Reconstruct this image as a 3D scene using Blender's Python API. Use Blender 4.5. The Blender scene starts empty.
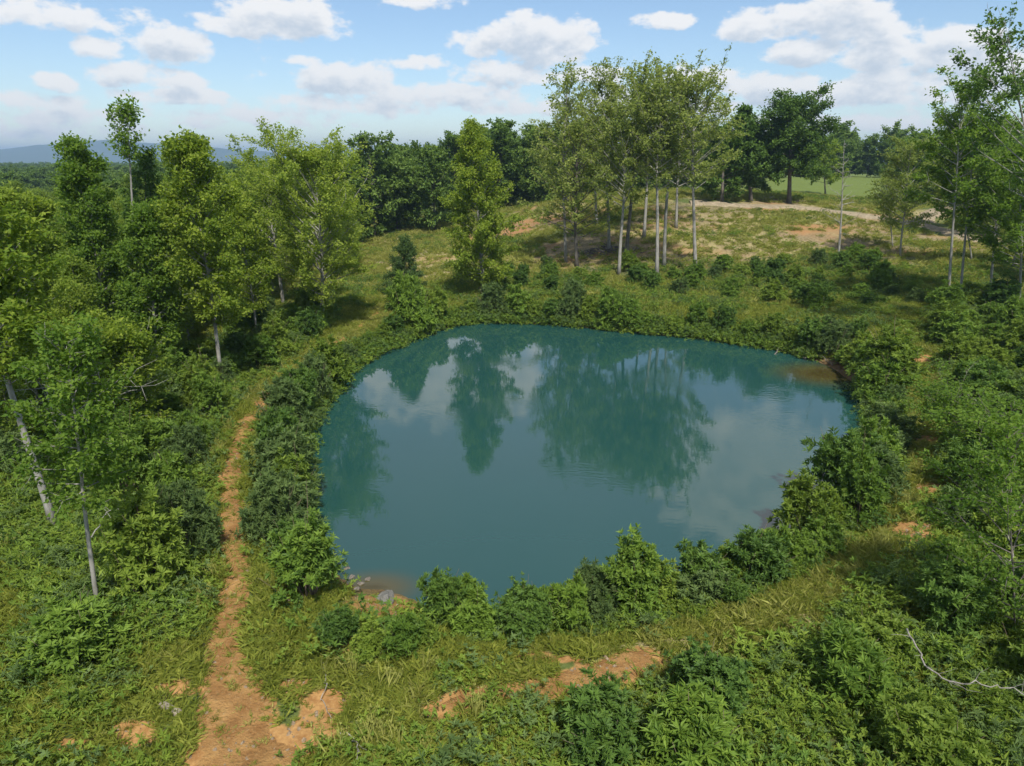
import bpy, math, random
import numpy as np
from mathutils import Vector

R = math.radians
C = bpy.context.scene.collection
S = bpy.context.scene
rng = np.random.default_rng(7)
random.seed(7)

# ------------------------------------------------------------------ camera model
F_PX, PITCH, CAM_H = 700.0, R(17.8), 16.0
CP, SP = math.cos(PITCH), math.sin(PITCH)


def ray(px, py):
    u = (px - 512) / F_PX
    v = (383 - py) / F_PX
    return np.array([u, CP + v * SP, -SP + v * CP])


def at(px, py, Y):
    """World point on the view ray of a pixel at forward distance Y."""
    d = ray(px, py)
    return np.array([0, 0, CAM_H]) + d * (Y / d[1])


def flat(px, py, z=0.0):
    d = ray(px, py)
    return (np.array([0, 0, CAM_H]) + d * ((z - CAM_H) / d[2]))[:2]


def project(x, y, z):
    dx, dy, dz = x, y, z - CAM_H
    depth = dy * CP - dz * SP
    up = dy * SP + dz * CP
    return 512 + F_PX * dx / depth, 383 - F_PX * up / depth


# ------------------------------------------------------------------ noise
def _hash(ix, iy, seed):
    h = (ix.astype(np.int64) * 374761393 + iy.astype(np.int64) * 668265263 + seed * 974634127) & 0x7FFFFFFF
    h = ((h ^ (h >> 13)) * 1274126177) & 0x7FFFFFFF
    h = h ^ (h >> 16)
    return (h & 0xFFFF) / 65535.0


def vnoise(x, y, seed=0):
    x = np.asarray(x, float); y = np.asarray(y, float)
    ix, iy = np.floor(x), np.floor(y)
    fx, fy = x - ix, y - iy
    fx = fx * fx * (3 - 2 * fx); fy = fy * fy * (3 - 2 * fy)
    a = _hash(ix, iy, seed); b = _hash(ix + 1, iy, seed)
    c = _hash(ix, iy + 1, seed); d = _hash(ix + 1, iy + 1, seed)
    return (a * (1 - fx) + b * fx) * (1 - fy) + (c * (1 - fx) + d * fx) * fy


def fbm(x, y, s, oct=4, seed=0):
    t = 0; amp = 0.5; tot = 0
    for i in range(oct):
        t = t + amp * vnoise(np.asarray(x) / s, np.asarray(y) / s, seed + i * 17)
        tot += amp; amp *= 0.5; s = s / 2.03
    return t / tot


def sstep(a, b, x):
    t = np.clip((x - a) / (b - a), 0, 1)
    return t * t * (3 - 2 * t)


# ------------------------------------------------------------------ terrain
POND_PX = [(475, 323), (520, 323), (600, 329), (680, 337), (740, 344), (800, 355), (840, 372), (868, 400), (874, 430),
           (860, 475), (826, 522), (784, 562), (715, 592), (650, 608), (580, 622), (500, 624), (440, 612), (405, 596),
           (385, 590), (350, 584), (318, 552), (300, 505), (301, 460), (322, 408), (362, 366), (405, 343), (440, 329)]
pond0 = np.array([flat(*p) for p in POND_PX])


def closed_spline(P, n):
    m = len(P); out = []
    for i in range(m):
        p0, p1, p2, p3 = P[(i - 1) % m], P[i], P[(i + 1) % m], P[(i + 2) % m]
        for t in np.linspace(0, 1, n, endpoint=False):
            out.append(0.5 * (2 * p1 + (p2 - p0) * t + (2 * p0 - 5 * p1 + 4 * p2 - p3) * t * t + (3 * p1 - p0 - 3 * p2 + p3) * t ** 3))
    return np.array(out)


def open_spline(P, n):
    P = np.asarray(P, float)
    P = np.vstack([2 * P[0] - P[1], P, 2 * P[-1] - P[-2]]); out = []
    for i in range(1, len(P) - 2):
        p0, p1, p2, p3 = P[i - 1:i + 3]
        for t in np.linspace(0, 1, n, endpoint=False):
            out.append(0.5 * (2 * p1 + (p2 - p0) * t + (2 * p0 - 5 * p1 + 4 * p2 - p3) * t * t + (3 * p1 - p0 - 3 * p2 + p3) * t ** 3))
    out.append(P[-2])
    return np.array(out)


POND = closed_spline(pond0, 6)
POND += (np.stack([fbm(POND[:, 0], POND[:, 1], 4, 3, 5), fbm(POND[:, 0], POND[:, 1], 4, 3, 9)], 1) - .5) * 1.0


def seg_dist(x, y, P, closed=False):
    x = np.asarray(x, float).ravel(); y = np.asarray(y, float).ravel()
    best = np.full(len(x), 1e18)
    n = len(P)
    for i in range(n if closed else n - 1):
        a, b = P[i][:2], P[(i + 1) % n][:2]
        ab = b - a; L = max(ab @ ab, 1e-9)
        t = np.clip(((x - a[0]) * ab[0] + (y - a[1]) * ab[1]) / L, 0, 1)
        best = np.minimum(best, (x - a[0] - t * ab[0]) ** 2 + (y - a[1] - t * ab[1]) ** 2)
    return np.sqrt(best)


def inside(x, y, P):
    x = np.asarray(x, float).ravel(); y = np.asarray(y, float).ravel()
    r = np.zeros(len(x), bool); n = len(P)
    for i in range(n):
        x1, y1 = P[i][:2]; x2, y2 = P[(i + 1) % n][:2]
        c = ((y1 > y) != (y2 > y)) & (x < (x2 - x1) * (y - y1) / (y2 - y1 + 1e-12) + x1)
        r ^= c
    return r


CTRL = []
for px, py, Y in [(600, 295, 76), (500, 298, 76), (697, 276, 86), (780, 285, 82), (600, 245, 98), (700, 240, 100), (600, 215, 118), (600, 193, 136), (700, 194, 134),
                  (780, 198, 134), (850, 209, 126), (840, 250, 97), (780, 181, 200), (860, 182, 200), (900, 217, 120), (960, 236, 105), (1000, 243, 100),
                  (960, 262, 85), (950, 309, 65), (1020, 330, 57), (930, 360, 50), (880, 330, 58), (1000, 450, 34.5), (420, 252, 108), (390, 262, 104),
                  (322, 331, 61), (250, 330, 62), (540, 222, 124), (500, 242, 112), (440, 243, 120), (222, 386, 45.5), (100, 610, 20.7),
                  (100, 420, 40), (920, 207, 150), (960, 203, 165), (1024, 205, 165), (460, 268, 96), (540, 262, 93)]:
    CTRL.append(at(px, py, Y))
for x, y, z in [(0, 14, 1.3), (-15, 16, 1.35), (15, 18, 1.4), (30, 22, 1.6), (25, 30, 1.5), (0, 0, 1.2), (-40, 0, 1.0), (40, 0, 1.8), (-60, 60, -.5),
                (-60, 110, -1), (-110, 110, -3), (-100, 160, -2), (-40, 150, 1.0), (-20, 175, 3.5), (20, 180, 6.5), (60, 220, 9.5), (120, 220, 10),
                (100, 300, 9), (0, 300, 4), (-200, 250, -4), (200, 150, 9), (150, 60, 7), (90, 30, 3), (300, 400, 9), (-300, 400, -5), (-80, 20, .5), (60, 60, 3), (-120, 40, -1)]:
    CTRL.append(np.array([x, y, z]))
CTRL = np.array(CTRL)


def _rbf_fit():
    d = np.sqrt(((CTRL[:, None, :2] - CTRL[None, :, :2]) ** 2).sum(2) + 16.0)
    n = len(CTRL)
    A = np.zeros((n + 3, n + 3))
    A[:n, :n] = d - np.eye(n) * 1.2
    A[:n, n] = 1; A[:n, n + 1:] = CTRL[:, :2]
    A[n, :n] = 1; A[n + 1:, :n] = CTRL[:, :2].T
    return np.linalg.solve(A, np.concatenate([CTRL[:, 2], [0, 0, 0]]))


_W = _rbf_fit()


def rbf(x, y):
    x = np.asarray(x, float).ravel(); y = np.asarray(y, float).ravel()
    out = _W[len(CTRL)] + _W[len(CTRL) + 1] * x + _W[len(CTRL) + 2] * y
    for i, c in enumerate(CTRL):
        out = out + _W[i] * np.sqrt((x - c[0]) ** 2 + (y - c[1]) ** 2 + 16.0)
    return out


def height(x, y):
    x = np.asarray(x, float).ravel(); y = np.asarray(y, float).ravel()
    far = sstep(280, 700, np.hypot(x, y - 80))
    z = rbf(np.clip(x, -700, 700), np.clip(y, -300, 700)) * (1 - far) + (-6 - 6 * sstep(500, 5000, np.hypot(x, y))) * far
    z = z + (fbm(x, y, 9, 4, 3) - .5) * 1.0 + (fbm(x, y, 1.6, 3, 31) - .5) * .32
    near = (np.abs(x) < 90) & (y > 5) & (y < 110)
    sd = np.full(len(x), 60.0)
    if near.any():
        s = seg_dist(x[near], y[near], POND, True)
        s[inside(x[near], y[near], POND)] *= -1
        sd[near] = s
    z = np.maximum(z, .55)*(sd < 12) + z*(sd >= 12)
    bank = sstep(-.2, 3.6, sd)
    out = np.where(sd < 0, np.maximum(sd * .55, -3.0) - .02, z * bank + .03 * np.minimum(sd, 3))
    return out, sd


def axis(fine0, fine1, fs, mids, coarse):
    a = np.arange(fine0, fine1, fs)
    lo, hi = [], []
    v, st = fine0, fs
    while v > coarse[0]:
        st = min(st * 1.14, 600); v -= st; lo.append(v)
    v, st = a[-1], fs
    while v < coarse[1]:
        st = min(st * (1.012 if v < mids else 1.14), 600); v += st; hi.append(v)
    return np.array(lo[::-1] + list(a) + hi)


GX = axis(-62, 66, .32, 70, (-7500, 7500))
GY = axis(11, 102, .32, 190, (-300, 7500))
gx, gy = np.meshgrid(GX, GY)
GZ, GSD = height(gx, gy)
GZ = GZ.reshape(gx.shape); GSD = GSD.reshape(gx.shape)


def _cell(v, A):
    i = np.clip(np.searchsorted(A, v) - 1, 0, len(A) - 2)
    return i, np.clip((v - A[i]) / (A[i + 1] - A[i]), 0, 1)


def sample(G, x, y):
    x = np.atleast_1d(np.asarray(x, float)); y = np.atleast_1d(np.asarray(y, float))
    i, fx = _cell(x, GX); j, fy = _cell(y, GY)
    return (G[j, i] * (1 - fx) + G[j, i + 1] * fx) * (1 - fy) + (G[j + 1, i] * (1 - fx) + G[j + 1, i + 1] * fx) * fy


def ground(x, y):
    return float(sample(GZ, x, y)[0])


def hit(px, py):
    """Where the ray through a pixel meets the ground."""
    d = ray(px, py)
    t = np.concatenate([np.arange(8, 150, .15), np.arange(150, 600, .5)])
    p = np.array([0, 0, CAM_H]) + t[:, None] * d
    below = p[:, 2] <= np.maximum(sample(GZ, p[:, 0], p[:, 1]), 0)
    k = int(np.argmax(below)) if below.any() else len(t) - 1
    return p[k]


def wpoly(pix, cap=None):
    return np.array([hit(*p)[:2] for p in pix])


# worn and bare ground, in world coordinates
PATH = open_spline(wpoly([(236, 800), (236, 740), (233, 700), (227, 660), (228, 620), (236, 580), (234, 545), (232, 510), (230, 475), (240, 440), (257, 408), (280, 385), (306, 363), (336, 344), (362, 325), (384, 304), (398, 284)]), 10)
PATH_W = np.interp(np.linspace(0, 1, len(PATH)), [0, .06, .13, .18, .25, .43, .64, .72, .85, 1], [1.4, 1.15, .8, .55, .48, .46, .40, .26, .20, .12])
TRACK = open_spline(wpoly([(430, 712), (480, 697), (530, 690), (580, 684), (615, 672), (650, 657)]), 10)
TRACK_W = np.interp(np.linspace(0, 1, len(TRACK)), [0, .2, .5, .8, .93, 1], [.08, .25, .42, .5, .6, .2])
STRAW = open_spline(wpoly([(640, 665), (690, 655), (740, 634), (800, 602), (850, 578), (890, 540), (905, 500), (930, 440), (925, 380), (900, 335)]), 8)
FAINT = open_spline(wpoly([(270, 395), (300, 368), (340, 345), (380, 318), (400, 290), (420, 262)]), 8)
LANE = open_spline(wpoly([(470, 296), (540, 292), (620, 293), (700, 298), (780, 306), (850, 316), (900, 326)]), 8)
BARE = [(380, 606, 1.9, 1.5), (316, 725, 1.15, 1.4), (290, 690, .8, .35), (176, 692, .7, .35), (130, 735, .8, .45), (75, 748, .5, .3), (378, 600, 1.1, .9), (912, 532, .9, 1.0),
        (938, 490, .8, 1.0), (932, 362, 1.1, 1.6), (925, 440, .6, 1.0), (365, 655, 0.9, .25), (545, 660, 1.2, .3)]
HILLBARE = [(500, 234, 9, 5, 1.0), (545, 222, 9, 5, .9), (600, 240, 9, 6, .9), (585, 218, 10, 6, .6), (640, 226, 12, 6, .6), (660, 250, 10, 5, .7), (640, 262, 12, 4, .5),
            (720, 250, 9, 6, .55), (840, 243, 9, 8, .9), (790, 240, 8, 5, .4), (740, 207, 16, 4, .7), (430, 262, 8, 4, .45), (455, 285, 5, 3, .4), (880, 260, 6, 5, .4), (405, 275, 6, 4, .35), (560, 300, 4, 3, .3), (700, 215, 16, 5, .5)]
BARE = [(*hit(a, b)[:2], w, h) for a, b, w, h in BARE]
HILLBARE = [(*hit(a, b)[:2], w, h, s) for a, b, w, h, s in HILLBARE]
ROAD = open_spline(wpoly([(690, 203), (740, 206), (790, 207), (830, 212), (870, 217), (905, 222), (940, 230), (970, 238), (1010, 244), (1060, 250)]), 10)
ROAD2 = open_spline(wpoly([(922, 224), (928, 216), (938, 210), (955, 207)]), 10)


def path_dist(x, y, P, W):
    x = np.asarray(x, float).ravel(); y = np.asarray(y, float).ravel()
    best = np.full(len(x), 1e9)
    for i in range(len(P) - 1):
        a, b = P[i], P[i + 1]; ab = b - a; L = max(ab @ ab, 1e-9)
        t = np.clip(((x - a[0]) * ab[0] + (y - a[1]) * ab[1]) / L, 0, 1)
        d = np.hypot(x - a[0] - t * ab[0], y - a[1] - t * ab[1]) - (W[i] * (1 - t) + W[i + 1] * t)
        best = np.minimum(best, d)
    return best


def ground_masks(x, y):
    """dirt (orange earth), hill (tan bare ground), straw (dry grass) in 0..1"""
    x = np.asarray(x, float).ravel(); y = np.asarray(y, float).ravel()
    n1 = fbm(x, y, 1.5, 4, 41) - .5
    d = 1 - sstep(-.12, .28, path_dist(x, y, PATH, PATH_W) + n1 * .7)
    d = np.maximum(d, 1 - sstep(-.15, .3, path_dist(x, y, TRACK, TRACK_W) + n1 * .8))
    for bx, by, w, h in BARE:
        q = np.hypot((x - bx) / w, (y - by) / h)
        d = np.maximum(d, 1 - sstep(.7, 1.15, q + n1 * 1.4))
    hl = np.zeros(len(x)); n2 = fbm(x, y, 7, 5, 51) - .5
    for bx, by, w, h, s in HILLBARE:
        q = np.hypot((x - bx) / w, (y - by) / h)
        hl = np.maximum(hl, s * (1 - sstep(.3, 1.2, q + n2 * 1.8)))
    st = (1 - sstep(.6, 2.0, path_dist(x, y, STRAW, np.zeros(len(STRAW))) + n1 * 1.5)) * .8
    st = np.maximum(st, (1 - sstep(.5, 2.0, path_dist(x, y, FAINT, np.zeros(len(FAINT))) + n1 * 1.5)) * .9)
    st = np.maximum(st, (1 - sstep(.5, 2.4, path_dist(x, y, LANE, np.zeros(len(LANE))) + n1 * 1.5)) * .6)
    hl = np.maximum(hl, sstep(.44, .60, fbm(x, y, 9, 5, 151)) * .62 * sstep(86, 94, y) * (1 - sstep(140, 150, y)) * sstep(-6, 6, x) * (1 - sstep(62, 76, x)))
    slope = sstep(78, 95, y) * (1 - sstep(125, 150, y)) * sstep(-32, -22, x) * (1 - sstep(70, 90, x))
    st = np.maximum(st, slope * sstep(.30, .58, fbm(x, y, 11, 5, 61)) * .8)
    return d, hl, st


inner = (np.abs(gx) < 130) & (gy > 5) & (gy < 190)
DIRT = np.zeros(gx.shape); HILL = np.zeros(gx.shape); STR = np.zeros(gx.shape)
_d, _h, _s = ground_masks(gx[inner], gy[inner])
DIRT[inner], HILL[inner], STR[inner] = _d, _h, _s


# ------------------------------------------------------------------ mesh helpers
def new_mesh(name, V, faces, mats, attrs=None, smooth=False, mat_index=None):
    """faces: list of integer arrays (n x 3 or n x 4)."""
    me = bpy.data.meshes.new(name)
    V = np.asarray(V, np.float32)
    me.vertices.add(len(V)); me.vertices.foreach_set('co', V.ravel())
    loops = np.concatenate([f.ravel() for f in faces]) if faces else np.zeros(0, int)
    sizes = np.concatenate([np.full(len(f), f.shape[1]) for f in faces]) if faces else np.zeros(0, int)
    me.loops.add(len(loops)); me.loops.foreach_set('vertex_index', loops.astype(np.int32))
    me.polygons.add(len(sizes))
    me.polygons.foreach_set('loop_start', np.concatenate([[0], np.cumsum(sizes)[:-1]]).astype(np.int32))
    if mat_index is not None:
        me.polygons.foreach_set('material_index', mat_index.astype(np.int32))
    me.polygons.foreach_set('use_smooth', np.full(len(sizes), smooth))
    for k, a in (attrs or {}).items():
        at_ = me.attributes.new(k, 'FLOAT', 'POINT'); at_.data.foreach_set('value', np.asarray(a, np.float32))
    me.update(calc_edges=True); me.validate()
    for m in (mats if isinstance(mats, (list, tuple)) else [mats]):
        me.materials.append(m)
    return me


def link(name, me, parent=None, loc=None):
    o = bpy.data.objects.new(name, me); C.objects.link(o)
    if parent: o.parent = parent
    if loc is not None: o.location = loc
    return o


def thing(name, label, cat, loc, rz=0.0, group=None):
    o = bpy.data.objects.new(name, None); C.objects.link(o)
    o.empty_display_size = .3
    o.location = loc; o.rotation_euler = (0, 0, rz)
    return tag(o, label, cat, group)


def tag(o, label, cat, group=None):
    o['label'] = label; o['category'] = cat
    if group: o['group'] = group
    return o


def dup(src, loc, rz, sc, label, group=None):
    r = src.copy(); C.objects.link(r)
    r.location = loc; r.rotation_euler = (0, 0, rz); r.scale = sc
    r['label'] = label
    if group: r['group'] = group
    elif 'group' in r: del r['group']
    for ch in src.children:
        c = ch.copy(); C.objects.link(c); c.parent = r
    return r


def structure(name, me):
    o = link(name, me); o['kind'] = 'structure'; return o


def norm(a):
    return a / np.maximum(np.linalg.norm(a, axis=-1, keepdims=True), 1e-9)


class Geo:
    def __init__(s):
        s.V, s.F3, s.F4, s.n, s.T = [], [], [], 0, []

    def tube(s, P, rad, k=6, cap=True, tone=0.5):
        P = np.asarray(P, float); rad = np.asarray(rad, float); n = len(P)
        t = norm(np.gradient(P, axis=0))
        ref = np.where(np.abs(t[:, 2:3]) < .9, np.array([[0, 0, 1.]]), np.array([[1., 0, 0]]))
        ref = np.tile(ref[n // 2], (n, 1))
        a = norm(np.cross(t, ref)); b = np.cross(t, a)
        ang = np.linspace(0, 2 * np.pi, k, endpoint=False)
        ring = P[:, None] + rad[:, None, None] * (a[:, None] * np.cos(ang)[None, :, None] + b[:, None] * np.sin(ang)[None, :, None])
        s.V.append(ring.reshape(-1, 3)); base = s.n
        i = np.arange(n - 1)[:, None] * k; j = np.arange(k)[None]
        q = np.stack([i + j, i + (j + 1) % k, i + k + (j + 1) % k, i + k + j], -1).reshape(-1, 4) + base
        s.F4.append(q); s.n += n * k; s.T.append(np.full(n * k, tone))
        if cap:
            s.V.append(np.array([P[0], P[-1]])); s.T.append(np.full(2, tone))
            c0, c1 = s.n, s.n + 1; s.n += 2
            jj = np.arange(k)
            s.F3.append(np.stack([np.full(k, c0), base + (jj + 1) % k, base + jj], 1))
            s.F3.append(np.stack([np.full(k, c1), base + (n - 1) * k + jj, base + (n - 1) * k + (jj + 1) % k], 1))

    def leaves(s, P, D, N, L, W, tone, fold=.12, droop=.1):
        P = np.asarray(P); n = len(P)
        D = norm(D); Sd = norm(np.cross(D, N)); U = np.cross(Sd, D)
        L = np.broadcast_to(np.asarray(L, float), (n,))[:, None]; W = np.broadcast_to(np.asarray(W, float), (n,))[:, None]
        v0 = P
        v1 = P + D * L * .45 + Sd * W * .5 + U * L * fold
        v2 = P + D * L - U * L * droop
        v3 = P + D * L * .45 - Sd * W * .5 + U * L * fold
        s.V.append(np.stack([v0, v1, v2, v3], 1).reshape(-1, 3))
        b = s.n + np.arange(n) * 4
        s.F3.append(np.concatenate([np.stack([b, b + 1, b + 2], 1), np.stack([b, b + 2, b + 3], 1)]))
        s.n += n * 4
        s.T.append(np.repeat(tone, 4))

    def mesh(s, name, mat, smooth=False):
        V = np.concatenate(s.V); f = []
        if s.F3: f.append(np.concatenate(s.F3))
        if s.F4: f.append(np.concatenate(s.F4))
        return new_mesh(name, V, f, mat, {'tone': np.concatenate(s.T)}, smooth)


# ------------------------------------------------------------------ materials
def mat(name):
    m = bpy.data.materials.new(name); m.use_nodes = True
    nt = m.node_tree; nt.nodes.clear()
    return m, nt


def nd(nt, typ, **kw):
    n = nt.nodes.new(typ)
    for k, v in kw.items():
        if k.startswith('_'):
            setattr(n, k[1:], v)
        else:
            n.inputs[k.replace('__', ' ')].default_value = v
    return n


def mth(nt, op, a, b=None, clamp=False):
    n = nt.nodes.new('ShaderNodeMath'); n.operation = op; n.use_clamp = clamp
    for i, v in enumerate((a, b)):
        if v is None: continue
        if isinstance(v, (int, float)): n.inputs[i].default_value = v
        else: nt.links.new(v, n.inputs[i])
    return n.outputs[0]


def mixc(nt, fac, a, b):
    n = nt.nodes.new('ShaderNodeMix'); n.data_type = 'RGBA'; n.clamp_factor = True
    for sock, v in ((n.inputs[0], fac), (n.inputs[6], a), (n.inputs[7], b)):
        if isinstance(v, tuple): sock.default_value = (*v, 1)
        elif isinstance(v, (int, float)): sock.default_value = v
        else: nt.links.new(v, sock)
    return n.outputs[2]


def attr(nt, name):
    n = nt.nodes.new('ShaderNodeAttribute'); n.attribute_name = name; return n.outputs['Fac']


def noise(nt, scale, detail=4, vec=None, rough=.55, dim='3D'):
    n = nt.nodes.new('ShaderNodeTexNoise'); n.noise_dimensions = dim
    n.inputs['Scale'].default_value = scale; n.inputs['Detail'].default_value = detail; n.inputs['Roughness'].default_value = rough
    if vec is not None: nt.links.new(vec, n.inputs['Vector'])
    return n.outputs['Fac']


def ramp01(nt, v, a, b):
    n = nt.nodes.new('ShaderNodeMapRange'); n.interpolation_type = 'SMOOTHSTEP'
    nt.links.new(v, n.inputs[0]); n.inputs[1].default_value = a; n.inputs[2].default_value = b
    return n.outputs[0]


def leaf_mat(name, dark, light, trans=.3, rough=.6, vary=.35, spec=.15):
    dark = (dark[0] * 1.75, dark[1] * 1.68, dark[2] * 1.35); light = (light[0] * 1.48, light[1] * 1.56, light[2] * 1.25)
    m, nt = mat(name)
    out = nd(nt, 'ShaderNodeOutputMaterial')
    oi = nd(nt, 'ShaderNodeObjectInfo')
    t = mth(nt, 'ADD', attr(nt, 'tone'), mth(nt, 'MULTIPLY', mth(nt, 'SUBTRACT', oi.outputs['Random'], .5), vary), clamp=True)
    col = mixc(nt, t, dark, light)
    p = nd(nt, 'ShaderNodeBsdfPrincipled', Roughness=rough); p.inputs['Specular IOR Level'].default_value = spec
    nt.links.new(col, p.inputs['Base Color'])
    tr = nd(nt, 'ShaderNodeBsdfTranslucent')
    tc = mixc(nt, .5, col, (light[0] * 1.25, light[1] * 1.45, light[2] * .7))
    nt.links.new(tc, tr.inputs['Color'])
    mx = nd(nt, 'ShaderNodeMixShader'); mx.inputs[0].default_value = min(trans * 1.25, .5)
    nt.links.new(p.outputs[0], mx.inputs[1]); nt.links.new(tr.outputs[0], mx.inputs[2])
    nt.links.new(mx.outputs[0], out.inputs[0])
    return m


def bark_mat(name, a, b, dark=(.05, .045, .04)):
    m, nt = mat(name)
    out = nd(nt, 'ShaderNodeOutputMaterial'); p = nd(nt, 'ShaderNodeBsdfPrincipled', Roughness=.9)
    tc = nd(nt, 'ShaderNodeTexCoord')
    mp = nd(nt, 'ShaderNodeMapping'); mp.inputs['Scale'].default_value = (3, 3, .7)
    nt.links.new(tc.outputs['Object'], mp.inputs[0])
    n1 = noise(nt, 2.2, 6, mp.outputs[0], .65); n2 = noise(nt, 1.1, 3, tc.outputs['Object'])
    c = mixc(nt, ramp01(nt, n1, .35, .65), a, b)
    c = mixc(nt, mth(nt, 'MULTIPLY', ramp01(nt, n2, .56, .8), .6), c, dark)
    nt.links.new(c, p.inputs['Base Color'])
    bp = nd(nt, 'ShaderNodeBump', Strength=.5, Distance=.03); nt.links.new(n1, bp.inputs['Height'])
    nt.links.new(bp.outputs[0], p.inputs['Normal']); nt.links.new(p.outputs[0], out.inputs[0])
    return m


M = {}
M['poplar'] = leaf_mat('poplar_leaves', (0.069, 0.115, 0.017), (0.203, 0.234, 0.037), 0.4)
M['poplar_pale'] = leaf_mat('pale_poplar_leaves', (0.101, 0.147, 0.026), (0.240, 0.266, 0.053), 0.4)
M['poplar_dark'] = leaf_mat('deep_green_leaves', (0.053, 0.101, 0.018), (0.142, 0.194, 0.033), 0.4)
M['hillpop'] = leaf_mat('grove_leaves', (0.095, 0.125, 0.036), (0.225, 0.241, 0.079), 0.4)
M['forest'] = leaf_mat('forest_leaves', (0.039, 0.075, 0.020), (0.124, 0.169, 0.040), .28, vary=.6)
M['forest_light'] = leaf_mat('woodland_leaves', (0.075, 0.115, 0.022), (0.182, 0.216, 0.040), 0.4, vary=.8)
M['oak'] = leaf_mat('oak_leaves', (.030, .060, .016), (.092, .142, .032), .28)
M['shrub'] = leaf_mat('shrub_leaves', (0.048, 0.090, 0.019), (0.142, 0.198, 0.036), .28, .5, vary=.45)
M['shrub_dark'] = leaf_mat('dark_shrub_leaves', (0.033, 0.067, 0.018), (0.096, 0.149, 0.032), .25, .5, vary=.4)
M['shrub_pale'] = leaf_mat('pale_shrub_leaves', (0.062, 0.099, 0.019), (0.172, 0.215, 0.040), .32, .55, vary=.4)
M['shrub_grey'] = leaf_mat('grey_green_shrub_leaves', (.042, .072, .028), (.120, .160, .060), .25, .6, vary=.4)
M['weed'] = leaf_mat('weed_leaves', (0.056, 0.098, 0.019), (0.155, 0.200, 0.036), .28, .55, vary=.8)
M['grass'] = leaf_mat('grass_blades', (0.094, 0.121, 0.024), (0.253, 0.252, 0.060), .3, .6, vary=.5)
M['drygrass'] = leaf_mat('dry_grass_blades', (.115, .120, .034), (.30, .285, .10), .3, .7, vary=.5)
M['pine'] = leaf_mat('pine_needles', (.026, .050, .020), (.075, .115, .036), .15)
M['bark'] = bark_mat('pale_bark', (.19, .18, .155), (.31, .295, .26))
M['old_log'] = bark_mat('pale_log_bark', (.17, .14, .105), (.29, .25, .19))
M['bark_dark'] = bark_mat('dark_bark', (.10, .085, .07), (.19, .165, .135))
M['deadwood'] = bark_mat('bleached_wood', (.19, .17, .145), (.31, .29, .25), (.09, .08, .065))
M['stem'] = bark_mat('brown_stems', (.09, .065, .04), (.16, .12, .08))


def ground_material():
    m, nt = mat('grassy_ground')
    out = nd(nt, 'ShaderNodeOutputMaterial'); p = nd(nt, 'ShaderNodeBsdfPrincipled', Roughness=.95); p.inputs['Specular IOR Level'].default_value = .1
    tc = nd(nt, 'ShaderNodeTexCoord'); v = tc.outputs['Object']
    nA = noise(nt, .55, 6, v, .65); nB = noise(nt, 3.2, 5, v, .7); nC = noise(nt, .09, 4, v)
    nD = noise(nt, 14, 4, v, .7)
    green = mixc(nt, ramp01(nt, nB, .3, .7), (.035, .058, .014), (.125, .150, .042))
    green = mixc(nt, mth(nt, 'MULTIPLY', ramp01(nt, nA, .52, .72), .6), green, (.135, .110, .055))
    green = mixc(nt, mth(nt, 'MULTIPLY', ramp01(nt, nC, .4, .65), .45), green, (.120, .145, .040))
    straw = mixc(nt, ramp01(nt, nB, .3, .7), (.185, .160, .070), (.36, .30, .15))
    s = mth(nt, 'ADD', attr(nt, 'straw'), mth(nt, 'MULTIPLY', mth(nt, 'SUBTRACT', nB, .5), .9))
    green = mixc(nt, attr(nt, 'field'), green, mixc(nt, nB, (.085, .125, .027), (.150, .185, .050)))
    c = mixc(nt, ramp01(nt, s, .2, .75), green, straw)
    tan = mixc(nt, ramp01(nt, nB, .35, .68), (.135, .105, .052), (.30, .235, .135))
    orange_h = mixc(nt, ramp01(nt, nC, .42, .6), tan, (.30, .165, .072))
    h = mth(nt, 'ADD', attr(nt, 'bare'), mth(nt, 'MULTIPLY', mth(nt, 'SUBTRACT', nA, .5), 1.1))
    c = mixc(nt, ramp01(nt, h, .12, .85), c, orange_h)
    dirt = mixc(nt, ramp01(nt, nB, .3, .72), (.245, .122, .042), (.41, .238, .090))
    dirt = mixc(nt, mth(nt, 'MULTIPLY', ramp01(nt, nD, .56, .74), .7), dirt, (.38, .26, .14))
    dd = mth(nt, 'ADD', attr(nt, 'dirt'), mth(nt, 'MULTIPLY', mth(nt, 'SUBTRACT', nB, .5), .8))
    c = mixc(nt, ramp01(nt, dd, .3, .6), c, dirt)
    mud = mixc(nt, ramp01(nt, nB, .3, .7), (.085, .055, .028), (.22, .14, .065))
    c = mixc(nt, attr(nt, 'mud'), c, mud)
    nt.links.new(c, p.inputs['Base Color'])
    bp = nd(nt, 'ShaderNodeBump', Strength=.7, Distance=.08)
    nt.links.new(mth(nt, 'ADD', nB, mth(nt, 'MULTIPLY', nD, .4)), bp.inputs['Height'])
    nt.links.new(bp.outputs[0], p.inputs['Normal']); nt.links.new(p.outputs[0], out.inputs[0])
    return m


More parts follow.
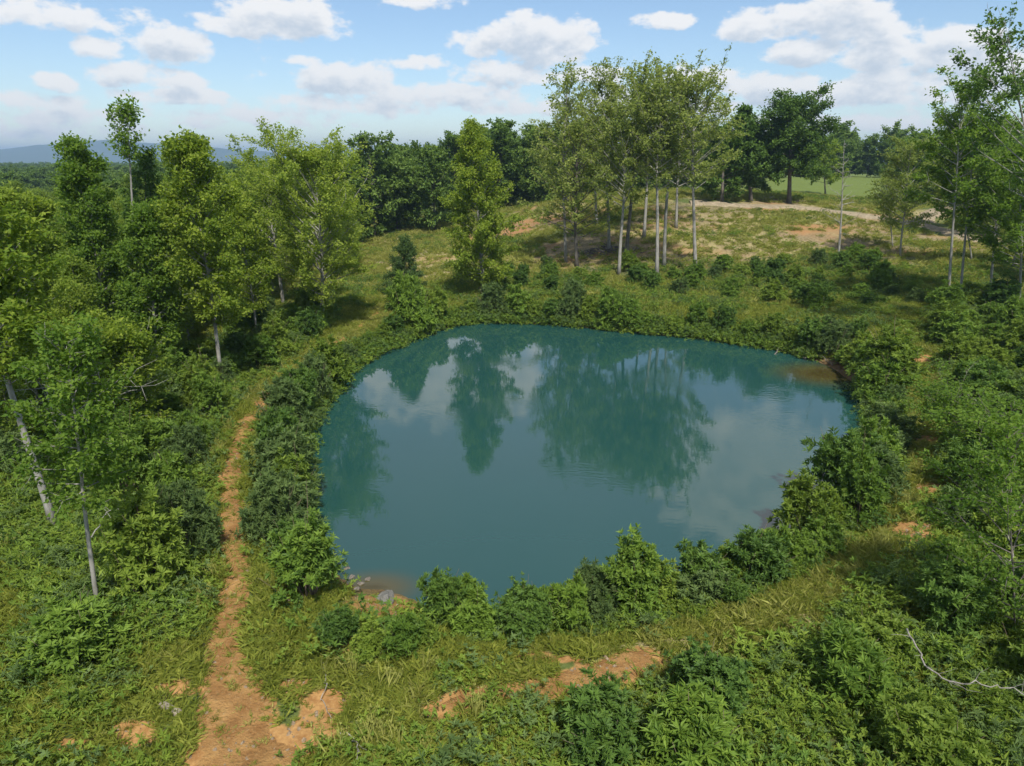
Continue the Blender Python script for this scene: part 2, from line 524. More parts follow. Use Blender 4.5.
def earth_material(name, lo, hi, fleck, stripe=False):
    m, nt = mat(name)
    out = nd(nt, 'ShaderNodeOutputMaterial'); p = nd(nt, 'ShaderNodeBsdfPrincipled', Roughness=.95); p.inputs['Specular IOR Level'].default_value = .1
    tc = nd(nt, 'ShaderNodeTexCoord'); v = tc.outputs['Object']
    nA = noise(nt, 1.3, 6, v, .65); nB = noise(nt, 9, 5, v, .7)
    c = mixc(nt, ramp01(nt, nA, .3, .7), lo, hi)
    c = mixc(nt, mth(nt, 'MULTIPLY', ramp01(nt, nB, .55, .75), .75), c, fleck)
    c = mixc(nt, mth(nt, 'MULTIPLY', ramp01(nt, noise(nt, .8, 5, v, .7), .50, .70), .4), c, tuple(q * .62 for q in lo))
    c = mixc(nt, mth(nt, 'MULTIPLY', ramp01(nt, noise(nt, 26, 3, v, .7), .60, .72), .8), c, tuple(q * .4 for q in lo))
    c = mixc(nt, mth(nt, 'MULTIPLY', ramp01(nt, noise(nt, 4, 5, v, .7), .57, .72), .55), c, (.12, .115, .04))
    nt.links.new(c, p.inputs['Base Color'])
    bp = nd(nt, 'ShaderNodeBump', Strength=1.0, Distance=.11); nt.links.new(mth(nt, 'ADD', nA, nB), bp.inputs['Height'])
    nt.links.new(bp.outputs[0], p.inputs['Normal']); nt.links.new(p.outputs[0], out.inputs[0])
    return m


def water_material():
    m, nt = mat('pond_water')
    out = nd(nt, 'ShaderNodeOutputMaterial'); p = nd(nt, 'ShaderNodeBsdfPrincipled', Roughness=.02, IOR=1.65)
    tc = nd(nt, 'ShaderNodeTexCoord'); v = tc.outputs['Object']
    nl = noise(nt, .06, 3, v)
    deep = mixc(nt, nl, (.012, .052, .048), (.016, .064, .057))
    c = mixc(nt, ramp01(nt, attr(nt, 'shallow'), .0, 1.0), deep, (.070, .058, .018))
    nt.links.new(c, p.inputs['Base Color'])
    mp = nd(nt, 'ShaderNodeMapping'); mp.inputs['Rotation'].default_value = (0, 0, R(20)); mp.inputs['Scale'].default_value = (.8, 1.6, 1)
    nt.links.new(v, mp.inputs[0])
    w1 = noise(nt, 2.6, 3, mp.outputs[0], .5); w2 = noise(nt, .35, 2, v)
    calm = ramp01(nt, noise(nt, .085, 3, v), .52, .66)
    hgt = mth(nt, 'ADD', mth(nt, 'MULTIPLY', w1, mth(nt, 'ADD', mth(nt, 'MULTIPLY', calm, .010), .0014)), mth(nt, 'MULTIPLY', w2, .002))
    bp = nd(nt, 'ShaderNodeBump', Strength=1.0, Distance=1.0); nt.links.new(hgt, bp.inputs['Height'])
    nt.links.new(bp.outputs[0], p.inputs['Normal'])
    tr = nd(nt, 'ShaderNodeBsdfTransparent', Color=(.75, .78, .62, 1))
    mx = nd(nt, 'ShaderNodeMixShader')
    nt.links.new(mth(nt, 'MULTIPLY', ramp01(nt, attr(nt, 'shallow'), .8, 1.2), .5), mx.inputs[0])
    nt.links.new(p.outputs[0], mx.inputs[1]); nt.links.new(tr.outputs[0], mx.inputs[2])
    nt.links.new(mx.outputs[0], out.inputs[0])
    return m


# ------------------------------------------------------------------ ground, water, paths
ny, nx = gx.shape
ii = (np.arange(ny - 1)[:, None] * nx + np.arange(nx - 1)[None]).ravel()
quads = np.stack([ii, ii + 1, ii + nx + 1, ii + nx], 1)
mudm = (1 - sstep(.1, 1.5, GSD + (fbm(gx, gy, 2, 3, 71).reshape(gx.shape) - .5) * 1.5)) * (1 - DIRT * .85)
structure('ground', new_mesh('ground', np.stack([gx.ravel(), gy.ravel(), GZ.ravel()], 1), [quads], ground_material(),
                             {'dirt': DIRT.ravel(), 'bare': HILL.ravel(), 'straw': STR.ravel(), 'mud': mudm.ravel(), 'field': (sstep(138, 150, gy) * sstep(30, 40, gx) * (1 - sstep(400, 600, gy))).ravel()}, True))

wx = np.arange(POND[:, 0].min() - 1, POND[:, 0].max() + 1, .5); wy = np.arange(POND[:, 1].min() - 1, POND[:, 1].max() + 1, .5)
wgx, wgy = np.meshgrid(wx, wy)
wsd = sample(GSD, wgx.ravel(), wgy.ravel())
keep_v = wsd < 1.0
i2 = (np.arange(len(wy) - 1)[:, None] * len(wx) + np.arange(len(wx) - 1)[None]).ravel()
wq = np.stack([i2, i2 + 1, i2 + len(wx) + 1, i2 + len(wx)], 1)
wq = wq[keep_v[wq].all(1)]
used = np.unique(wq); remap = np.full(len(wsd), -1); remap[used] = np.arange(len(used))
wxx, wyy = wgx.ravel()[used], wgy.ravel()[used]
sh_c = flat(828, 374)
shal = np.clip(1 + wsd[used] / .4, 0, 1) * .12
shal = np.maximum(shal, np.clip(1.25 - np.hypot((wxx - sh_c[0]) / 4.5, (wyy - sh_c[1]) / 3.6), 0, 1))
b_c = flat(372, 588)
shal = np.maximum(shal, np.clip(1.2 - np.hypot((wxx - b_c[0]) / 2.2, (wyy - b_c[1]) / 1.3), 0, 1))
structure('water', new_mesh('water', np.stack([wxx, wyy, np.zeros(len(used))], 1), [remap[wq]], water_material(), {'shallow': shal}, True))


def strip(name, P, W, material, lift=.035, k=9, seed=0):
    P = np.asarray(P); t = norm(np.gradient(P, axis=0)); nrm = np.stack([-t[:, 1], t[:, 0]], 1)
    # resample densely
    s = np.concatenate([[0], np.cumsum(np.linalg.norm(np.diff(P, axis=0), axis=1))])
    n = max(int(s[-1] / .22), 4); q = np.linspace(0, s[-1], n)
    P = np.stack([np.interp(q, s, P[:, i]) for i in range(2)], 1); nrm = norm(np.stack([np.interp(q, s, nrm[:, i]) for i in range(2)], 1))
    W = np.interp(q, s, W)
    u = np.linspace(-1.25, 1.25, k)
    wob = 1 + (vnoise(q / .8, q * 0, seed) - .5) * .5
    X = P[:, None, :] + nrm[:, None, :] * (u[None, :] * (W * wob)[:, None])[..., None]
    z = sample(GZ, X[..., 0].ravel(), X[..., 1].ravel()).reshape(X.shape[:2])
    z = z + lift * (1 - 1.9 * np.abs(u[None, :] / 1.25) ** 3) + (fbm(X[..., 0], X[..., 1], .5, 3, 81 + seed) - .5) * .05
    V = np.concatenate([X, z[..., None]], 2).reshape(-1, 3)
    i = (np.arange(n - 1)[:, None] * k + np.arange(k - 1)[None]).ravel()
    return structure(name, new_mesh(name, V, [np.stack([i, i + k, i + k + 1, i + 1], 1)], material, None, True))


earth = earth_material('orange_earth', (.245, .122, .042), (.41, .238, .088), (.47, .34, .17))
roadm = earth_material('pale_road_gravel', (.23, .185, .12), (.37, .30, .205), (.42, .36, .27))
strip('footpath', PATH[:int(len(PATH) * .8)], PATH_W[:int(len(PATH) * .8)], earth, seed=1)
strip('dirt_track', TRACK, TRACK_W, earth, seed=2)
strip('road', ROAD, np.full(len(ROAD), 1.6), roadm, .22, 9, 3)
strip('road', ROAD2, np.full(len(ROAD2), 1.5), roadm, .24, 7, 4)

# ------------------------------------------------------------------ mountains
def ridge(name, Y0, pts, colour, seed, depth=900):
    m, nt = mat(name + '_forest')
    out = nd(nt, 'ShaderNodeOutputMaterial'); p = nd(nt, 'ShaderNodeBsdfPrincipled', Roughness=1.0)
    tc = nd(nt, 'ShaderNodeTexCoord')
    nt.links.new(mixc(nt, noise(nt, .012, 5, tc.outputs['Object']), colour, tuple(c * 1.8 for c in colour)), p.inputs['Base Color'])
    nt.links.new(p.outputs[0], out.inputs[0])
    xs = np.linspace(pts[0][0], pts[-1][0], 140); k = 15; V = []
    top = np.interp(xs, [q[0] for q in pts], [q[1] for q in pts])
    for j in range(k):
        t = j / (k - 1) * 2 - 1
        yy = Y0 + t * depth + (fbm(xs, xs * 0 + j * 90, 500, 3, seed) - .5) * 350 * (1 - abs(t))
        zz = -20 + (top + 20 + (fbm(xs, xs * 0, 260, 4, seed + 5) - .5) * 34) * (1 - abs(t)) ** 1.15 + (fbm(xs, yy, 230, 4, seed + 3) - .5) * 40 * (1 - abs(t))*abs(t)
        V.append(np.stack([xs, yy, zz], 1))
    V = np.concatenate(V); n = len(xs)
    i = (np.arange(k - 1)[:, None] * n + np.arange(n - 1)[None]).ravel()
    return structure(name, new_mesh(name, V, [np.stack([i, i + 1, i + n + 1, i + n], 1)], m, None, True))


def mz(px, py, Y):
    p = at(px, py, Y); return (p[0], p[2])


ridge('mountains', 5200, [mz(-420, 158, 5200), mz(-150, 150, 5200), mz(0, 149, 5200), (mz(50, 144, 5200)), mz(105, 140, 5200), mz(150, 142, 5200), mz(190, 144, 5200),
                          mz(240, 151, 5200), mz(330, 156, 5200), mz(500, 162, 5200), mz(800, 168, 5200)], (.03, .05, .025), 3)

# ------------------------------------------------------------------ trees
def shape_cone(s): return np.clip((1 - s) ** .75 * (0.55 + 1.6 * min(s, .28)), .06, 1)
def shape_oval(s): return max(.16, math.sin(math.pi * min(1, (s * .86 + .12))) ** .75)
def shape_dome(s): return max(.22, (1 - max(0, s - .35) ** 2 / .4225) ** .5 * (.75 + .25 * min(1, s / .3)))
def shape_spire(s): return max(.12, (1 - s) ** .55 * min(1, .55 + s * 1.8))
def shape_tuft(s): return max(.25, math.sin(math.pi * min(1, s * .75 + .25)) ** .6)


def gen_tree(r, H, cb, Rc, shape, nb, nleaf, lsize, lasp=.62, asc=(.35, 1.0), tr=None, lean=(0, 0), wander=.25, ntw=6, spread=.22,
             leaf_m='poplar', bark_m='bark', bare_top=0.0, k=7, twigvis=True, clump=0.0, topbare=0.0, bend=None, dead=0):
    """trunk mesh with limbs and twigs, crown mesh of single leaves; base at the origin."""
    tr = tr or H * .0105
    n = 12; ts = np.linspace(0, 1, n)
    ph = r.uniform(0, 6.28, 4)
    off = np.stack([wander * (np.sin(ts * 3.1 + ph[0]) - math.sin(ph[0])) + .4 * wander * np.sin(ts * 9 + ph[1]) * ts + lean[0] * ts ** (bend or 1),
                    wander * (np.sin(ts * 2.7 + ph[2]) - math.sin(ph[2])) + lean[1] * ts ** (bend or 1)], 1)
    TP = np.concatenate([off, (ts * H)[:, None]], 1); TP[0, 2] = -.35
    TR = tr * (1 - ts) ** .8 * .92 + tr * .08; TR[0] *= 1.35
    wood = Geo(); wood.tube(TP, TR, k + 1)
    tip = Geo()
    tw_a, tw_b = [], []

    def trunk_at(t):
        return np.array([np.interp(t, ts, TP[:, i]) for i in range(3)]), float(np.interp(t, ts, TR))

    for i in range(nb):
        s = (i + r.uniform(0, 1)) / nb
        t = cb + (1 - cb) * s * .985
        p0, r0 = trunk_at(t)
        L = Rc * shape(s) * r.uniform(.72, 1.18)
        az = i * 2.39996 + r.uniform(-.5, .5)
        el = asc[0] + (asc[1] - asc[0]) * s + r.uniform(-.18, .18)
        d0 = np.array([math.cos(az) * math.cos(el), math.sin(az) * math.cos(el), math.sin(el)])
        Lb = L / max(math.cos(el), .45)
        u = np.linspace(0, 1, 5)[:, None]
        side = np.array([-math.sin(az), math.cos(az), 0]) * r.uniform(-.16, .16) * Lb
        path = p0 + d0 * Lb * u + np.array([0, 0, 1]) * Lb * r.uniform(-.08, .18) * u ** 2 + side * u ** 2
        rb = min(r0 * .55, .012 * Lb + .012)
        wood.tube(path, rb * (1 - .85 * u[:, 0]) + .006, 5 if rb > .03 else 4, cap=False)
        m = max(2, int(ntw * (.5 + shape(s) * .6)))
        for q in range(m):
            uu = r.uniform(.25, 1) if q else 1.0
            a = np.array([np.interp(uu, u[:, 0], path[:, j]) for j in range(3)])
            dd = norm(d0 + r.normal(0, .6, 3) + np.array([0, 0, .18]))
            Lt = (.22 * Lb + .35) * r.uniform(.6, 1.25)
            b = a + dd * Lt
            tw_a.append(a); tw_b.append(b)
            if twigvis:
                wood.tube(np.array([a, (a + b) / 2 + r.normal(0, .04, 3) * Lt, b]), np.array([.014, .009, .005]) * max(1, H / 16), 3, cap=False)
    # leader
    p0, _ = trunk_at(.93); p1, _ = trunk_at(1)
    for q in range(4):
        tw_a.append(p0); tw_b.append(p1 + r.normal(0, .25, 3))
    A = np.array(tw_a); B = np.array(tw_b)
    if topbare:
        keepm = r.random(len(A)) > topbare
        A, B = A[keepm], B[keepm]
    Lt = np.linalg.norm(B - A, axis=1)
    wgt = Lt * r.uniform(.45, 1.55, len(Lt)) ** (1 + clump * 2)
    if bare_top:
        zt = B[:, 2] / H
        wgt *= np.where(zt > 1 - .3, 1 - bare_top, 1)
    idx = r.choice(len(A), nleaf, p=wgt / wgt.sum())
    f = r.uniform(.1, 1.1, nleaf)[:, None]
    P = A[idx] + (B - A)[idx] * f + r.normal(0, 1, (nleaf, 3)) * spread * np.array([1, 1, .7])
    P = P[P[:, 2] > .1]; nl = len(P); idx = idx[:nl]
    dirs = norm((B - A)[idx]) * .6 + r.normal(0, .75, (nl, 3)) + np.array([0, 0, -.12])
    hint = r.normal(0, .55, (nl, 3)) + np.array([0, 0, 1.0])
    tone = np.clip(r.normal(.45, .22, nl) + (r.normal(0, .13, len(A))[idx]), 0, 1)
    L = lsize * r.uniform(.65, 1.3, nl)
    cr = Geo(); cr.leaves(P, dirs, hint, L, L * lasp, tone, .1, .12)
    zs = H / np.percentile(P[:, 2], 99.7)
    for v in wood.V + cr.V: v[:, 2] *= zs
    return wood.mesh('trunk', M[bark_m], True), cr.mesh('crown', M[leaf_m])


def add_tree(name, label, base_px, top_px, Y=None, cat='tree', group=None, rpx=None, **kw):
    """A tree of its own: base pixel on the ground (or at distance Y), top pixel gives height and lean, rpx the crown's half width in pixels."""
    if Y is None:
        b = hit(*base_px)
    else:
        b = at(base_px[0], base_px[1], Y)
    b = np.array([b[0], b[1], ground(b[0], b[1])])
    top = at(top_px[0], top_px[1], b[1])
    H = top[2] - b[2]
    depth = b[1] * CP - ((b[2] + top[2]) / 2 - CAM_H) * SP
    Rc = rpx / F_PX * depth
    r = np.random.default_rng(int(abs(base_px[0] * 31 + base_px[1] * 7 + top_px[1])))
    lean = (top[0] - b[0], kw.pop('leany', 0.0))
    tm, cm = gen_tree(r, H, Rc=Rc, lean=lean, **kw)
    t = thing(name, label, cat, b, 0, group)
    link('trunk', tm, t); link('crown', cm, t)
    return t, b, H


POP = dict(shape=shape_oval, nb=46, nleaf=13000, lsize=.34)
# --- the grove of tall pale-trunked trees on the hill
GR = 'tall pale trunked trees of the hill grove'
gk = dict(shape=shape_tuft, lsize=.36, leaf_m='hillpop', asc=(.55, 1.15), wander=.3)
add_tree('poplar_tree', 'rightmost pale trunked tree of the hill grove, tallest and standing by itself', (696, 277), (699, 57), rpx=38, cb=0.48, nb=46, nleaf=6358, tr=.24, **gk, group=GR)
add_tree('poplar_tree', 'straight pale trunk just left of the grove gap, front one of a close pair', (657, 277), (668, 72), rpx=33, cb=0.51, nb=42, nleaf=6358, tr=.24, **gk, group=GR)
add_tree('poplar_tree', 'thinner pale trunk close behind the paired front trunk of the hill grove', (664, 268), (679, 63), rpx=28, cb=0.54, nb=36, nleaf=4624, tr=.24, **gk, group=GR)
add_tree('poplar_tree', 'pale trunk in the middle of the hill grove, nearest the brush pile', (619, 276), (622, 88), rpx=36, cb=0.46, nb=42, nleaf=6936, tr=.23, **gk, group=GR)
add_tree('poplar_tree', 'dark trunked grove tree behind the middle pale trunk', (626, 262), (637, 60), rpx=30, cb=0.52, nb=36, nleaf=5202, tr=.26, bark_m='bark_dark', **gk, group=GR)
add_tree('poplar_tree', 'thin grey trunk standing right beside the brush pile in the hill grove', (609, 252), (606, 60), rpx=27, cb=0.52, nb=34, nleaf=4624, tr=.22, **gk, group=GR)
add_tree('poplar_tree', 'leafy low crowned tree at left end of the hill grove', (577, 267), (573, 92), rpx=42, cb=0.20, nb=56, nleaf=9826, tr=.24, bark_m='bark_dark', **gk, group=GR)
add_tree('poplar_tree', 'leftmost grove tree with a sparse round top above its neighbours', (566, 262), (566, 62), rpx=26, cb=0.33, nb=44, nleaf=3005, tr=.20, topbare=.1, **gk, group=GR)
add_tree('poplar_tree', 'back grove tree between the middle trunk and the close pair', (644, 238), (648, 66), rpx=30, cb=0.42, nb=38, nleaf=6358, tr=.24, **gk, group=GR)
add_tree('poplar_tree', 'back grove tree with its thin trunk showing right of the close pair', (676, 228), (690, 84), rpx=36, cb=0.37, nb=38, nleaf=6358, tr=.22, **gk, group=GR)
add_tree('poplar_tree', 'back grove tree filling the crown behind the brush pile', (597, 226), (590, 86), rpx=34, cb=0.33, nb=38, nleaf=6358, tr=.22, **gk, group=GR)
# --- field edge trees right of the grove
add_tree('oak_tree', 'dark round crowned tree alone beside the dirt road on the hill crest', (789, 203), (795, 90), rpx=33, cb=.30, shape=shape_dome, nb=60, nleaf=26000, lsize=.46, asc=(.0, .8), ntw=12, leaf_m='oak', bark_m='bark_dark', tr=.42, wander=.2, clump=.1, spread=.4)
add_tree('oak_tree', 'dark layered tree between the grove and the round crowned tree', (751, 201), (747, 108), rpx=34, cb=.14, shape=shape_cone, nb=46, nleaf=14000, lsize=.55, asc=(-.05, .6), ntw=9, leaf_m='oak', bark_m='bark_dark', tr=.34, wander=.2, clump=.6)
add_tree('oak_tree', 'dark leafy tree right behind the rightmost grove trunk', (722, 202), (722, 118), rpx=28, cb=.10, shape=shape_oval, nb=34, nleaf=8000, lsize=.55, asc=(.1, .8), ntw=8, leaf_m='oak', bark_m='bark_dark', tr=.3, wander=.2)
add_tree('oak_tree', 'small bright green tree tucked right of the round crowned hill tree', (826, 192), (823, 140), Y=165, rpx=15, cb=.2, shape=shape_dome, nb=24, nleaf=3500, lsize=.5, asc=(.2, .9), leaf_m='poplar', bark_m='bark_dark', tr=.2)
# --- single trees by the pond
add_tree('poplar_tree', 'tall narrow bright green tree standing alone at the pond far left corner', (484, 297), (477, 123), rpx=38, cb=.07, nb=100, nleaf=34560, shape=shape_cone, lsize=.26, asc=(.25, 1.0), leaf_m='poplar', tr=.24, clump=.1, ntw=8)
add_tree('pine_sapling', 'young pine sapling rising out of the shrubs at the pond corner', (405, 312), (404, 238), rpx=22, cb=.05, nb=56, nleaf=17550, shape=shape_cone, lsize=.25, lasp=.26, asc=(.0, .5), leaf_m='pine', bark_m='bark_dark', tr=.09, wander=.06, spread=.12)
add_tree('poplar_tree', 'broad light green poplar with pale trunk near the start of the grassy slope', (322, 331), (316, 128), rpx=47, cb=.17, nb=64, nleaf=35154, shape=shape_oval, lsize=.24, asc=(.5, 1.15), leaf_m='poplar_pale', tr=.20, ntw=8)
add_tree('poplar_tree', 'hazy light green poplar half hidden behind the broad poplar', (285, 318), (268, 132), Y=74, rpx=38, cb=.2, nb=46, nleaf=18414, shape=shape_oval, lsize=.28, asc=(.5, 1.15), leaf_m='poplar_pale', tr=.2)
add_tree('poplar_tree', 'mid green tree with leaning pale trunk beside the footpath shrubs', (222, 387), (201, 136), rpx=42, cb=.27, nb=58, nleaf=25110, shape=shape_spire, lsize=.23, asc=(.45, 1.1), leaf_m='poplar', tr=.15, clump=.4, ntw=7)
add_tree('poplar_tree', 'tall thin tree with a sparse tuft standing above the left woods', (142, 330), (128, 98), Y=58, rpx=11, cb=.76, nb=22, nleaf=1620, shape=shape_tuft, lsize=.28, asc=(.5, 1.1), leaf_m='poplar_dark', tr=.16)
add_tree('spruce_tree', 'dark narrow tree right below the sparse tufted treetop', (148, 340), (147, 150), Y=60, rpx=20, cb=.35, nb=40, nleaf=10044, shape=shape_spire, lsize=.24, asc=(.0, .6), leaf_m='oak', bark_m='bark_dark', tr=.16, clump=.4)
add_tree('poplar_tree', 'deep green tree with thin pale trunk left of the tufted treetop', (112, 372), (84, 140), Y=49, rpx=31, cb=.20, nb=60, nleaf=23436, shape=shape_spire, lsize=.24, asc=(.45, 1.1), leaf_m='poplar_dark', tr=.14, clump=.4, ntw=7)
add_tree('poplar_tree', 'leafy tree with dark thin trunk between two pale trunked trees on the left', (160, 384), (148, 205), rpx=28, cb=.18, nb=50, nleaf=20088, shape=shape_spire, lsize=.23, asc=(.45, 1.1), leaf_m='poplar_dark', tr=.12, clump=.4)
add_tree('poplar_tree', 'leaning bare grey trunk cut by the photo left edge', (56, 530), (-62, 178), rpx=50, cb=.50, nb=50, nleaf=15066, shape=shape_oval, lsize=.24, asc=(.45, 1.1), leaf_m='poplar', tr=.17, bend=1.0, wander=.12)
add_tree('poplar_tree', 'crooked young tree with bare lower trunk in front of the left woods', (98, 611), (66, 322), rpx=36, cb=.44, nb=36, nleaf=6800, shape=shape_dome, lsize=.18, asc=(.1, .9), leaf_m='poplar_dark', tr=.085, wander=.12, clump=.5, ntw=8, spread=.16)
add_tree('poplar_tree', 'bright leafed tree behind the leaning grey trunk', (46, 400), (40, 196), rpx=30, cb=.16, nb=50, nleaf=20088, shape=shape_spire, lsize=.23, asc=(.45, 1.1), leaf_m='poplar', tr=.12)
add_tree('poplar_tree', 'slim light tree growing beside the grass gap left of the broad poplar', (258, 345), (248, 196), rpx=24, cb=.25, nb=44, nleaf=11718, shape=shape_spire, lsize=.23, asc=(.5, 1.15), leaf_m='poplar', tr=.10)
add_tree('poplar_tree', 'low leafy sapling at foot of the two pale trunked trees on the left', (120, 455), (112, 318), rpx=34, cb=.1, nb=46, nleaf=15903, shape=shape_dome, lsize=.22, asc=(.45, 1.1), leaf_m='poplar', tr=.08, clump=.5)
add_tree('poplar_tree', 'pale thin trunk rising at far left behind the woodland edge', (-20, 420), (10, 190), rpx=30, cb=.25, nb=46, nleaf=15066, shape=shape_spire, lsize=.23, leaf_m='poplar_pale', tr=.11)
# --- trees of the right side
add_tree('poplar_tree', 'thin pale trunk leaning right in the right wood, left one of a pair', (947, 310), (972, 70), rpx=40, cb=.50, nb=36, nleaf=7140, shape=shape_tuft, lsize=.29, asc=(.3, 1.1), leaf_m='poplar_dark', tr=.14, wander=.12, topbare=.3)
add_tree('poplar_tree', 'thin pale trunk leaning right in the right wood, right one of a pair', (959, 306), (980, 96), rpx=36, cb=.48, nb=36, nleaf=10200, shape=shape_oval, lsize=.29, asc=(.3, 1.0), leaf_m='poplar_dark', tr=.13, wander=.12)
add_tree('poplar_tree', 'feathery light tree with two thin stems beside the dirt road', (900, 257), (908, 132), rpx=27, cb=.22, nb=38, nleaf=7650, shape=shape_oval, lsize=.29, asc=(.3, 1.0), leaf_m='hillpop', tr=.13)
add_tree('poplar_tree', 'small feathery tree just left of the light tree beside the road', (893, 247), (889, 168), rpx=16, cb=.3, nb=26, nleaf=3060, shape=shape_oval, lsize=.29, asc=(.3, 1.0), leaf_m='hillpop', tr=.10)
add_tree('oak_tree', 'thick dark trunk beside the dirt road under the right wood', (985, 236), (984, 108), rpx=42, cb=.3, nb=36, nleaf=15300, shape=shape_dome, lsize=.40, asc=(.15, 1.0), leaf_m='poplar_dark', bark_m='bark_dark', tr=.5)
add_tree('poplar_tree', 'slender curved pale trunk near the right edge wood', (990, 300), (1010, 130), rpx=40, cb=.38, nb=40, nleaf=11050, shape=shape_oval, lsize=.30, leaf_m='poplar_dark', tr=.13)
add_tree('poplar_tree', 'pale trunk cut by the photo right edge below the wood', (1018, 312), (1034, 150), rpx=46, cb=.34, nb=42, nleaf=12750, shape=shape_oval, lsize=.30, leaf_m='poplar_dark', tr=.14)
add_tree('poplar_tree', 'tall sparse branched tree reaching highest at right edge of the sky', (1052, 352), (1015, 6), rpx=62, cb=.48, nb=34, nleaf=5100, shape=shape_oval, lsize=.29, asc=(.35, 1.0), leaf_m='oak', tr=.17, topbare=.25, clump=.8)
add_tree('poplar_tree', 'light leafed small tree behind the paired thin trunks', (972, 262), (962, 150), rpx=30, cb=.3, nb=36, nleaf=8500, shape=shape_oval, lsize=.30, leaf_m='hillpop', tr=.10)
add_tree('poplar_tree', 'thin young tree with loose twiggy crown at the right edge of the thicket', (1014, 640), (1022, 410), rpx=60, cb=.06, nb=44, nleaf=7500, shape=shape_oval, lsize=.14, asc=(.2, .9), leaf_m='poplar_dark', bark_m='bark_dark', tr=.035, wander=.15, spread=.12)
add_tree('poplar_tree', 'pale low sapling among the scrub above the right thicket', (968, 452), (972, 372), rpx=42, cb=.15, nb=34, nleaf=6460, shape=shape_dome, lsize=.19, leaf_m='poplar_dark', bark_m='bark_dark', tr=.04)


# --- snag and dead wood
def snag(r, H, nb, tr, blen, asc=.35, lean=0.0):
    g = Geo(); n = 9; ts = np.linspace(0, 1, n)
    P = np.stack([.1 * np.sin(ts * 5) + lean * ts, .08 * np.sin(ts * 4 + 1), ts * H], 1); P[0, 2] = -.3
    g.tube(P, tr * (1 - ts * .9), 7)
    for i in range(nb):
        t = r.uniform(.25, .98); p0 = np.array([np.interp(t, ts, P[:, j]) for j in range(3)])
        az = r.uniform(0, 6.28); el = r.uniform(0, asc * 2.2); L = blen * (1.15 - t) * r.uniform(.4, 1.2)
        d = np.array([math.cos(az) * math.cos(el), math.sin(az) * math.cos(el), math.sin(el)])
        u = np.linspace(0, 1, 5)[:, None]
        pp = p0 + d * L * u + r.normal(0, .04, (5, 3)) * L * u
        g.tube(pp, tr * .22 * (1 - .8 * u[:, 0]) + .006, 4, False)
        for q in range(3):
            a = pp[r.integers(1, 5)]; b = a + norm(d + r.normal(0, .7, 3)) * L * .35
            g.tube(np.array([a, (a + b) / 2, b]), [.012, .009, .005], 3, False)
    return g


r = np.random.default_rng(3)
b = hit(838, 264); b[2] = ground(b[0], b[1]); T = at(845, 140, b[1]); H = T[2] - b[2]
o = thing('dead_tree', 'bare dead tree without leaves standing on the right hillside', 'dead tree', b)
link('trunk', snag(r, H, 34, .15, 3.0, lean=T[0] - b[0]).mesh('trunk', M['bark']), o)
for (bx, by, ty, lab) in [(62, 470, 300, 'dead twiggy sapling in the leafy gap beside the leaning grey trunk'),
                          (118, 470, 332, 'grey leafless sapling poking out of the left foliage')]:
    b = hit(bx, by); b[2] = ground(b[0], b[1]); H = at(bx, ty, b[1])[2] - b[2]
    o = thing('dead_sapling', lab, 'dead tree', b)
    link('trunk', snag(r, H, 22, .05, 3.6, .6).mesh('trunk', M['bark']), o)


def deadfall(name, label, cat, pts, rad, twigs, material='deadwood', seed=0, group=None, tl=.5):
    """A fallen stick through world points, with side twigs."""
    r = np.random.default_rng(seed)
    P = open_spline(np.array(pts), 5); n = len(P); u = np.linspace(0, 1, n)
    P[1:-1] += r.normal(0, .035 + rad * .4, (n - 2, 3)); c = P[0].copy(); c[2] = ground(c[0], c[1]); P = P - c
    g = Geo(); g.tube(P, rad * (1 - .75 * u) + .004, 6)
    for i in range(twigs):
        k = r.integers(1, n - 1); d = norm(P[min(k + 1, n - 1)] - P[k - 1]) + r.normal(0, .7, 3); d[2] = abs(d[2]) * .8
        L = tl * r.uniform(.5, 1.4); a = P[k]; bb = a + norm(d) * L
        g.tube(np.array([a, (a + bb) / 2 + r.normal(0, .05, 3) * L, bb]), [rad * .4, rad * .28, rad * .12], 4, False)
    o = link(name, g.mesh(name, M[material], True)); o.location = c
    return tag(o, label, cat, group)


def gp(px, py, dz=0.0):
    p = hit(px, py); return np.array([p[0], p[1], max(ground(p[0], p[1]), 0) + dz])


deadfall('fallen_branch', 'long pale bare branch lying across the thicket in the near right corner', 'branch',
         [gp(898, 672, 1.5), gp(915, 700, 1.35), gp(940, 716, 1.2), gp(975, 724, 1.25), gp(1005, 728, 1.2), gp(1040, 742, 1.1)], .024, 12, seed=5)
deadfall('fallen_branch', 'short bleached stick in the weeds beside the round dirt patch', 'branch', [gp(323, 668, .15), gp(326, 690, .25), gp(324, 706, .12), gp(332, 722, .08)], .014, 3, seed=6, tl=.3)
deadfall('fallen_branch', 'pale curved twig lying beside the bottom frame edge near the dirt patch', 'branch', [gp(338, 737, .1), gp(352, 745, .22), gp(360, 756, .3), gp(358, 772, .3)], .02, 3, seed=7, tl=.3)
w0 = flat(772, 356)
deadfall('fallen_branch', 'grey dead branch leaning out of the pond at the far right bank', 'branch',
         [np.array([*w0, -.15]), np.array([*flat(783, 349), .5]), at(795, 338, flat(783, 349)[1] +   .5)], .055, 5, 'bark_dark', 8, tl=.9)
deadfall('fallen_branch', 'low brown driftwood stick on the muddy far right shore', 'branch', [gp(803, 359, .1), gp(815, 360, .3), gp(826, 364, .35), gp(832, 368,   .2)], .05, 8, 'bark_dark', 9, tl=.9)
deadfall('fallen_branch', 'thin bare pale twig arching over the right hillside scrub', 'branch', [gp(950, 400, .6), gp(965, 412, 1.1), gp(980, 425, 1.0), gp(1000, 440, .6)], .03, 6, seed=10, tl=.7)
